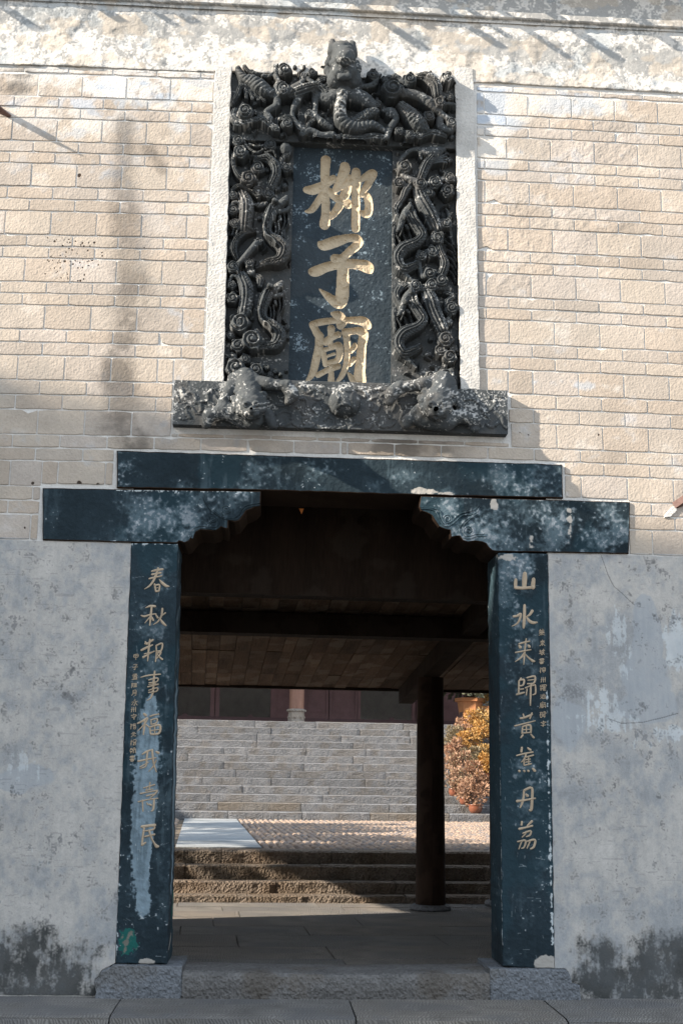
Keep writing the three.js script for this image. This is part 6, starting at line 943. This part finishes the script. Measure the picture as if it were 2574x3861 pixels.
// ------------------------------------------------------------------ hall
{
  const VH = 20.5, u = (px) => uAt(px, 2650, VH), ys = TOP + 0.0, yT = 5.4, yr = onV(1100, 2707, VH).y;
  const h = thing('hall', 'dark red timber hall front with panelled doors and large glass panes behind the terrace', 'building', [0, TOP, -VH]);
  const B = (p, name, a, b, y0, y1, v0, v1, m) => part(p, name, cw(boxUV(lbox(a, b, y0, y1, v0, v1), 1)), m);
  B(h, 'bottom_rail', u(560), u(1797), ys - 0.03, yr, VH - 0.05, VH + 0.08, M.lacquerD);
  for (const [a, b] of [[793, 809], [812, 828], [1020, 1042], [1347, 1358], [1551, 1563], [1567, 1576]]) B(h, 'post', u(a), u(b), yr, yT, VH - 0.06, VH + 0.06, M.lacquer);
  B(h, 'jamb_board', u(1042), u(1092), yr, yT, VH - 0.03, VH + 0.03, M.lacquer); B(h, 'jamb_board', u(1576), u(1660), yr, yT, VH - 0.03, VH + 0.03, M.lacquer); B(h, 'jamb_board', u(1660), u(1797), yr, yT, VH - 0.03, VH + 0.03, M.lacquer);
  for (const [a, b] of [[1142, 1238], [1240, 1347]]) { const d = B(h, 'door_leaf', u(a), u(b), yr, yT, VH - 0.025, VH + 0.025, M.lacquer); const e = 0.055; for (const [p, q] of [[u(a) + 0.01, u(a) + e], [u(b) - e, u(b) - 0.01]]) B(d, 'stile', p, q, yr, yT, VH - 0.05, VH - 0.026, M.lacquer); B(d, 'rail', u(a) + e, u(b) - e, yr, yr + 0.09, VH - 0.05, VH - 0.026, M.lacquer); B(d, 'raised_panel', u(a) + e + 0.05, u(b) - e - 0.05, yr + 0.14, yr + 1.1, VH - 0.036, VH - 0.026, M.lacquer); }
  B(h, 'jamb_board', u(1092), u(1142), yr, yT, VH - 0.02, VH + 0.03, M.lacquerD);
  for (const [a, b] of [[560, 793], [828, 1020], [1358, 1551]]) { B(h, 'glass_pane', u(a), u(b), yr, yT, VH - 0.004, VH + 0.004, M.glass); B(h, 'pane_clip', lerp(u(a), u(b), 0.56), lerp(u(a), u(b), 0.56) + 0.11, yr, yr + 0.05, VH - 0.03, VH - 0.006, M.lacquerD); }
  B(h, 'inner_wall', -9, 9, ys, yT, VH + 3.2, VH + 3.3, M.dark); B(h, 'inner_floor', -9, 9, TOP - 0.02, TOP, VH + 0.1, VH + 3.2, M.dark); B(h, 'inner_ceiling', -9, 9, yT, yT + 0.1, VH - 0.1, VH + 3.3, M.dark);
  B(h, 'upper_wall', u(-400), u(1797), yT, 6.2, VH - 0.1, VH + 0.1, M.lacquerD); B(h, 'left_wall', -9, u(560), ys, yT, VH - 0.05, VH + 0.1, M.lacquer);
  const rf = lbox(-9, 9.5, -0.08, 0.08, 0, 4.2); rf.rotateX(24 * DEG); rf.translate(0, 4.25, -18.0); part(h, 'roof', cw(boxUV(rf)), M.tile);
  const sp = thing('side_pavilion', 'blue-grey plastered wall of the building next to the hall', 'building', [u(1797) + 2, TOP, -VH - 0.4]);
  part(sp, 'wall', cw(boxUV(lbox(u(1797) + 0.004, 12, TOP - 0.03, 6, VH + 0.3, VH + 0.6))), M.bluewall); part(sp, 'pilaster', cw(boxUV(lbox(u(1797) + 0.02, u(1813), TOP - 0.03, 6, VH + 0.1, VH + 0.3))), M.house);
  // hall column with a carved stone base
  const cp = onV(1117, 2700, 19.3), r0 = 0.158, tc = thing('hall_column', 'salmon red round hall column on a carved pale octagonal stone base', 'column', [cp.x, TOP, cp.z]);
  const yb = onV(1117, 2673, 19.3).y, s = new THREE.CylinderGeometry(0.15, r0, 3.2, 30, 1); s.translate(cp.x, yb + 1.6, cp.z); part(tc, 'shaft', s, M.hallCol);
  const bg = new THREE.LatheGeometry([[0, 0], [0.185, 0], [0.175, (yb - TOP) - 0.07], [0.192, (yb - TOP) - 0.06], [0.195, (yb - TOP) - 0.02], [0.17, yb - TOP], [0, yb - TOP]].map(q => new THREE.Vector2(...q)), 8).toNonIndexed(); bg.rotateY(0.2); bg.translate(cp.x, TOP, cp.z); bg.computeVertexNormals(); const bm = part(tc, 'base', boxUV(bg), M.palestone);
  for (let k = 0; k < 16; k++) { const a = k / 16 * 6.283, g = new THREE.SphereGeometry(0.028, 8, 6); g.translate(cp.x + 0.186 * Math.cos(a), yb - 0.04, cp.z + 0.186 * Math.sin(a)); part(bm, 'bead', boxUV(g), M.palestone); }
  for (let k = 0; k < 8; k++) { const a = (k + 0.5) / 8 * 6.283 - 0.2, g = new THREE.SphereGeometry(0.03, 8, 6); g.translate(cp.x + 0.166 * Math.cos(a), TOP + (yb - TOP) * 0.4, cp.z + 0.166 * Math.sin(a)); part(bm, 'boss', boxUV(g), M.palestone); }
}
// ------------------------------------------------------------------ potted plants on the right of the stairs
function leaves(n, rnd, place, size) { // small pointed leaves as bent rhombs
  const pos = [], idx = []; for (let i = 0; i < n; i++) { const [c, dir] = place(i), s = size * (0.7 + 0.6 * rnd()), a = dir.clone().normalize(), b = new THREE.Vector3(rnd() - 0.5, rnd() - 0.5, rnd() - 0.5).cross(a).normalize(), m = a.clone().cross(b), o = pos.length / 3; const P = (t, w, h) => { const q = c.clone().addScaledVector(a, t * s).addScaledVector(b, w * s).addScaledVector(m, h * s); pos.push(q.x, q.y, q.z); }; P(0, 0, 0); P(0.5, 0.30, 0.08); P(1, 0, -0.06); P(0.5, -0.30, 0.08); idx.push(o, o + 1, o + 2, o, o + 2, o + 3); }
  return geom(pos, idx);
}
{
  const rnd = rng(71), say = ['rusty brown', 'pinkish brown', 'golden orange', 'dull olive brown', 'yellow orange'];
  const where = ['on the lowest step at the right edge', 'close behind the glazed front pot', 'on the fourth step beside the timber column', 'half a flight up', 'on the sixth step next to the column', 'beside the small red pot', 'on the eighth step by the column', 'in the middle of the upper row', 'below the hexagonal planter', 'near the edge of the inscribed pillar', 'low beside the inscribed pillar', 'on the tenth step by the column', 'just under the hexagonal planter\'s left corner', 'right below the hexagonal planter', 'high beside the inscribed pillar', 'on the ninth step by the blue wall'];
  const list = [[1790, 1, 0.25, 0, 1], [1750, 2, 0.20, 1, 1], [1712, 3, 0.22, 1, 0], [1762, 4, 0.22, 0, 1], [1722, 5, 0.22, 1, 0], [1783, 6, 0.19, 3, 1], [1710, 7, 0.22, 0, 0], [1757, 8, 0.22, 2, 0], [1800, 9, 0.24, 2, 0], [1828, 7, 0.23, 4, 0], [1835, 5, 0.21, 2, 0], [1702, 9, 0.20, 3, 0], [1735, 10, 0.20, 0, 0], [1785, 11, 0.22, 2, 0], [1836, 11, 0.24, 4, 0], [1820, 3, 0.18, 0, 0]];
  list.forEach(([px, st, R, ci, gz], n) => {
    const v = VS + TREAD * (st - 1) + 0.16, y = COURT + RISE * st - 0.004, w = onV(px, 2900, v); const s = R / 0.27;
    const t = thing('potted_shrub', `${say[ci]} leafed shrub in a brown pot ${where[n]}`, 'potted plant', [w.x, y, w.z], 'potted shrubs on the stairs');
    const ph = 0.17 * s, pot = new THREE.LatheGeometry([[0, 0], [0.085, 0], [0.125, 0.06], [0.135, 0.12], [0.122, 0.155], [0.140, 0.165], [0.140, 0.18], [0.118, 0.18], [0.112, 0.15], [0, 0.15]].map(q => new THREE.Vector2(q[0] * s, q[1] * s)), 22); pot.translate(w.x, y, w.z); part(t, 'pot', pot, M.glaze);
    const soil = new THREE.CircleGeometry(0.112 * s, 18); soil.rotateX(-Math.PI / 2); soil.translate(w.x, y + 0.158 * s, w.z); part(t, 'soil', soil, M.soil);
    R *= 1.15; const cy = y + ph + R * 0.62, stems = [], lumps = []; for (let k = 0; k < 9; k++) { const a = rnd() * 6.283, e = 0.2 + 0.75 * rnd(), q = new THREE.Vector3(w.x + R * e * Math.cos(a) * 0.85, cy + R * (rnd() * 1.3 - 0.55), w.z + R * e * Math.sin(a) * 0.85); lumps.push(q); const cv = new THREE.QuadraticBezierCurve3(new THREE.Vector3(w.x + 0.02 * Math.cos(a), y + 0.14 * s, w.z + 0.02 * Math.sin(a)), new THREE.Vector3(w.x + 0.03 * Math.cos(a), cy - R * 0.2, w.z), q); stems.push(new THREE.TubeGeometry(cv, 6, 0.006, 5)); }
    part(t, 'stem', mergeGeometries(stems), M.bark);
    const pl = () => { const L = lumps[Math.floor(rnd() * 9)], d = new THREE.Vector3(rnd() - 0.5, rnd() - 0.5, rnd() - 0.5).normalize(), q = L.clone().addScaledVector(d, R * 0.42 * Math.cbrt(rnd())); return [q, d.add(new THREE.Vector3(0, 0.3, 0))]; };
    part(t, 'foliage', leaves(760, rnd, pl, 0.050), LEAF[ci]); part(t, 'foliage', leaves(260, rnd, pl, 0.046), LEAF[ci === 2 ? 4 : ci === 0 ? 1 : 3]);
  });
  const V = 18.95, p = onV(1771, 2660, V), yr = onV(1771, 2633, V).y, hh = yr - TOP, R = 0.285;
  const t = thing('hexagonal_planter', 'large hexagonal terracotta planter with a cycad standing on the terrace', 'planter', [p.x, TOP, p.z]);
  const hex = (pr, m, name, par, seg = 6, rot = 0.32) => { const g = new THREE.LatheGeometry(pr.map(q => new THREE.Vector2(...q)), seg).toNonIndexed(); g.rotateY(rot); g.translate(p.x, TOP, p.z); g.computeVertexNormals(); return part(par, name, boxUV(g), m); };
  const body = hex([[0, 0], [R * 0.72, 0], [R * 0.95, hh - 0.09], [0, hh - 0.09]], M.terracotta, 'body', t); hex([[R * 0.9, hh - 0.095], [R * 1.14, hh - 0.07], [R * 1.14, hh], [R * 0.92, hh], [R * 0.9, hh - 0.06]], M.terracotta, 'rim', t); hex([[0, hh - 0.05], [R * 0.93, hh - 0.05]], M.soil, 'soil', t);
  for (let k = 0; k < 6; k++) { const a = (k + 0.5) / 6 * 6.283 + 0.32, g = new THREE.BoxGeometry(0.17, hh * 0.5, 0.012); g.rotateX(-0.12); g.translate(0, hh * 0.42, R * 0.735); g.rotateY(a); g.translate(p.x, TOP, p.z); part(body, 'framed_panel', boxUV(g), M.rust); }
  const tr = new THREE.CylinderGeometry(0.10, 0.13, 0.30, 14, 4); { const q = tr.attributes.position; for (let i = 0; i < q.count; i++) { const k = 1 + 0.16 * LAT[(i * 53) & 65535]; q.setX(i, q.getX(i) * k); q.setZ(i, q.getZ(i) * k); } } tr.translate(p.x, TOP + hh + 0.09, p.z); part(t, 'trunk', boxUV(tr), M.bark);
  const fr_ = []; for (let k = 0; k < 34; k++) { const a = rnd() * 6.283, up = 0.25 + 0.9 * rnd(), L = 0.55 + 0.25 * rnd(), low = k % 3 === 0; const c = new THREE.QuadraticBezierCurve3(new THREE.Vector3(p.x + 0.08 * Math.cos(a), TOP + hh + (low ? 0.08 : 0.22), p.z + 0.08 * Math.sin(a)), new THREE.Vector3(p.x + L * 0.5 * Math.cos(a), TOP + hh + 0.25 + 0.3 * up, p.z + L * 0.5 * Math.sin(a)), new THREE.Vector3(p.x + L * Math.cos(a), TOP + hh + (low ? 0.0 : 0.2 * up), p.z + L * Math.sin(a))); fr_.push(leaves(60, rnd, i => { const q = c.getPoint(i / 60), d = c.getTangent(i / 60); const sd = new THREE.Vector3(-d.z, 0.2, d.x).normalize().multiplyScalar(i % 2 ? 1 : -1); return [q, sd.addScaledVector(d, 0.6)]; }, 0.11)); }
  part(t, 'frond', mergeGeometries(fr_), CYCAD);
  const op = onV(1850, 2650, 18.9), ot = thing('red_planter', 'orange-red round planter beside the hexagonal one on the terrace', 'planter', [op.x, TOP, op.z]); const og = new THREE.LatheGeometry([[0, 0], [0.16, 0], [0.20, 0.36], [0.225, 0.37], [0.225, 0.42], [0.19, 0.42], [0.18, 0.36], [0, 0.36]].map(q => new THREE.Vector2(...q)), 24); og.translate(op.x, TOP, op.z); part(ot, 'body', boxUV(og), M.terracotta); part(ot, 'foliage', leaves(260, rnd, () => [new THREE.Vector3(op.x + (rnd() - 0.5) * 0.4, TOP + 0.38 + rnd() * 0.3, op.z + (rnd() - 0.5) * 0.4), new THREE.Vector3(rnd() - 0.5, rnd(), rnd() - 0.5)], 0.06), LEAF[4]);
}
// ------------------------------------------------------------------ small things on the front
{
  const bar = (label, a, b, w, t) => { const th = thing('rusty_iron_bar', label, 'iron bar', [a.x, a.y, a.z]); const d = b.clone().sub(a), L = d.length(); const prof = new THREE.Shape([[-w, -t], [w, -t], [w, -t + 0.006], [-w + 0.006, -t + 0.006], [-w + 0.006, t], [-w, t]].map(q => new THREE.Vector2(...q))); const g = new THREE.ExtrudeGeometry(prof, { depth: L, bevelEnabled: true, bevelSize: 0.0012, bevelThickness: 0.001, bevelSegments: 1 }); g.lookAt(d.clone().normalize()); g.translate(a.x, a.y, a.z); part(th, 'angle_section', boxUV(g), M.rust); return th; };
  bar('rusty angle-iron bar stuck into the wall beside the broken bricks', W(40, 436, -0.01), W(-160, 270, 0.22), 0.028, 0.020);
  const b2 = bar('rusty iron bar set in a white mortar patch above the grey render', W(2545, 1908, -0.01), W(2720, 1790, 0.20), 0.026, 0.020);
  const pts = roughPoly(px2([[2500, 1952], [2512, 1932], [2530, 1912], [2546, 1912], [2550, 1926], [2536, 1938], [2524, 1950]]).reverse(), 0.012, 0.003, 77); part(b2, 'mortar_patch', boxUV(slab(pts, 0.012, -0.01, 0.003)), M.mortar);
  const lp = W(1136, 1924, -0.425), lf = thing('dry_leaf', 'small orange dry leaf hanging below the lintel', 'leaf', [lp.x, lp.y, lp.z]); const g = geom([lp.x - 0.016, lp.y + 0.012, lp.z, lp.x + 0.016, lp.y + 0.010, lp.z + 0.004, lp.x + 0.002, lp.y - 0.028, lp.z + 0.006, lp.x, lp.y + 0.002, lp.z + 0.008], [0, 3, 1, 0, 2, 3, 3, 2, 1]); part(lf, 'blade', g, leafMat([0.7, 0.22, 0.04]));
}
// ------------------------------------------------------------------ across the lane, outside the picture: what shades the lower wall
{
  const h = thing('lane_house', 'unseen plastered house with tiled gable roof, its front wall raised to shade the gate wall', 'house', [-10.3, -0.17, 4.6]);
  part(h, 'wall', boxUV(box(-16.5, -6.4, -0.17, 7.55, 3.0, 3.36)), M.house);  // unseen front wall raised above the roof to set the shadow line
  const rp = (a, b) => { const g = geom([-16.5, a[1], a[0], -6.4, a[1], a[0], -6.4, b[1], b[0], -16.5, b[1], b[0], -16.5, a[1] - 0.15, a[0], -6.4, a[1] - 0.15, a[0], -6.4, b[1] - 0.15, b[0], -16.5, b[1] - 0.15, b[0]], [0, 1, 2, 0, 2, 3, 4, 6, 5, 4, 7, 6, 0, 4, 5, 0, 5, 1, 1, 5, 6, 1, 6, 2, 3, 6, 7, 3, 2, 6, 0, 3, 7, 0, 7, 4]); return boxUV(g); };
  const rf = part(h, 'roof', rp([4.9, 6.5], [3.36, 5.4]), M.tile); part(h, 'roof', rp([4.901, 6.5], [6.6, 5.3]), M.tile);
  part(rf, 'ridge', boxUV(box(-16.4, -6.5, 6.48, 6.58, 4.82, 4.98)), M.tile);
  part(h, 'coping', boxUV(box(-16.6, -6.3, 7.55, 7.72, 2.9, 3.46)), M.tile); part(h, 'wall', boxUV(box(-16.4, -6.5, -0.17, 5.35, 3.36, 6.4)), M.house);
  for (const x of [-6.6, -16.3]) part(h, 'gable', boxUV(geom([x, 5.3, 3.4, x, 5.3, 6.4, x, 6.46, 4.9], [0, 1, 2, 0, 2, 1])), M.house);
  for (const [x, y] of [[-9.2, 1], [-12.2, 1], [-9.2, 4], [-12.2, 4]]) { const w = part(h, 'window', boxUV(box(x - 0.5, x + 0.5, y, y + 1.2, 2.94, 3.0)), M.lacquerD); part(w, 'pane', boxUV(box(x - 0.42, x + 0.42, y + 0.08, y + 1.12, 2.92, 2.936)), M.dark); }
  const rnd = rng(81);
  function tree(name, label, base, top, list, n, size, m) { // list: foliage clumps [x, y, z, radius]
    const t = thing(name, label, 'tree', base), trunk = new THREE.CatmullRomCurve3([base, [lerp(base[0], top[0], 0.3) + 0.1, lerp(base[1], top[1], 0.4), lerp(base[2], top[2], 0.3)], [lerp(base[0], top[0], 0.7), lerp(base[1], top[1], 0.75), lerp(base[2], top[2], 0.7)], top].map(q => new THREE.Vector3(...q)));
    const tg = []; for (let k = 0; k < 5; k++) { const c = new THREE.CatmullRomCurve3([trunk.getPoint(k / 5), trunk.getPoint((k + 0.5) / 5), trunk.getPoint((k + 1) / 5)]); tg.push(new THREE.TubeGeometry(c, 5, 0.24 - 0.035 * k, 9)); }
    for (const q of list) { const e = new THREE.Vector3(q[0], q[1], q[2]), s = trunk.getPoint(0.55 + 0.4 * rnd()); tg.push(new THREE.TubeGeometry(new THREE.QuadraticBezierCurve3(s, s.clone().lerp(e, 0.5).add(new THREE.Vector3(0, 0.3, 0)), e), 8, 0.03, 5)); }
    part(t, 'trunk', mergeGeometries(tg), M.bark);
    const w = list.map(q => q[3] ** 2.2), tot = w.reduce((p, q) => p + q, 0), g = [];
    list.forEach((q, i) => g.push(leaves(Math.round(n * w[i] / tot), rnd, () => { const d = new THREE.Vector3(rnd() - 0.5, rnd() - 0.5, rnd() - 0.5).normalize(); return [new THREE.Vector3(q[0], q[1], q[2]).addScaledVector(d, q[3] * Math.cbrt(rnd())), d]; }, size)));
    part(t, 'crown', mergeGeometries(g), m); return t;
  }
  const cl = [], along = (x0, y0, x1, y1, n, r) => { for (let k = 0; k < n; k++) { const f = (k + 0.5 * rnd()) / n; cl.push([lerp(x0, x1, f), lerp(y0, y1, f) + 0.25 * (rnd() - 0.5), 3.7 + 0.5 * (rnd() - 0.5), r * (0.7 + 0.6 * rnd())]); } };
  along(-16.8, 9.5, -13.6, 9.55, 9, 0.48); along(-13.7, 9.3, -11.9, 9.1, 6, 0.32); along(-11.4, 8.9, -9.1, 8.85, 5, 0.17);
  cl.push([-16.2, 8.6, 5.4, 1.0], [-14.6, 8.4, 5.6, 0.9]);
  tree('shade_tree', 'leafy broad tree rising behind the lane house', [-14.4, -0.17, 7.4], [-14.5, 8.5, 5.2], cl, 15000, 0.13, LEAFG);
  const cc = []; for (let k = 0; k < 34; k++) cc.push([-6.3 + 2.0 * (rnd() - 0.5), 4.1 + 1.5 * (rnd() - 0.5), -7.4 + 7.4 * (rnd() - 0.5), 0.42]);
  tree('added_courtyard_tree', 'unseen leafy tree added left of the courtyard to dapple its paving', [-6.6, COURT, -7.2], [-6.3, 4.6, -7], cc, 11000, 0.14, LEAFG);  // unseen tree added for its shade on the path and cobbles
  const wg = thing('added_left_wing', 'unseen plastered side wing with tiled roof added along the left of the courtyard', 'building', [-10, 0, -17]);  // unseen wing added to steer the sun on the stairs, kept low
  part(wg, 'wall', boxUV(box(-13, -7.6, 0, 3.5, -27, -11.2)), M.house); const wr = box(-13.4, -7.2, 3.5, 3.72, -27.2, -10.9); part(wg, 'roof', boxUV(wr), M.tile);
  for (let k = 0; k < 4; k++) { const z = -13 - 3.6 * k, w = part(wg, 'door', boxUV(box(-7.6, -7.54, COURT, COURT + 2.2, z - 0.6, z + 0.6)), M.lacquer); part(w, 'panel', boxUV(box(-7.54, -7.525, COURT + 0.2, COURT + 1.0, z - 0.45, z + 0.45)), M.lacquerD); }
  const rw = thing('lane_wall', 'unseen plastered wall added right of the gate to hide open sky from the hall glass', 'wall', [9, 0, -0.2]); part(rw, 'plaster_face', boxUV(box(5.202, 14, -0.17, 6.6, -0.36, -0.01)), M.house); part(rw, 'coping', boxUV(box(5.202, 14, 6.6, 6.72, -0.42, 0.05)), M.tile); part(rw, 'rear_face', boxUV(box(5.202, 14, -0.17, 6.6, -0.40, -0.362)), M.rear);  // unseen wall added so the hall glass mirrors no open sky
  const lw = thing('lane_wall', 'lower brick wall continuing the front beyond the gate', 'wall', [-8.5, 0, -0.2]); part(lw, 'brickwork', boxUV(box(-13, -5.002, -0.17, 3.2, -0.36, -0.01)), M.house); part(lw, 'coping', boxUV(box(-13, -5.002, 3.2, 3.32, -0.42, 0.05)), M.tile);
}
renderer.render(scene, camera);
console.log('built');
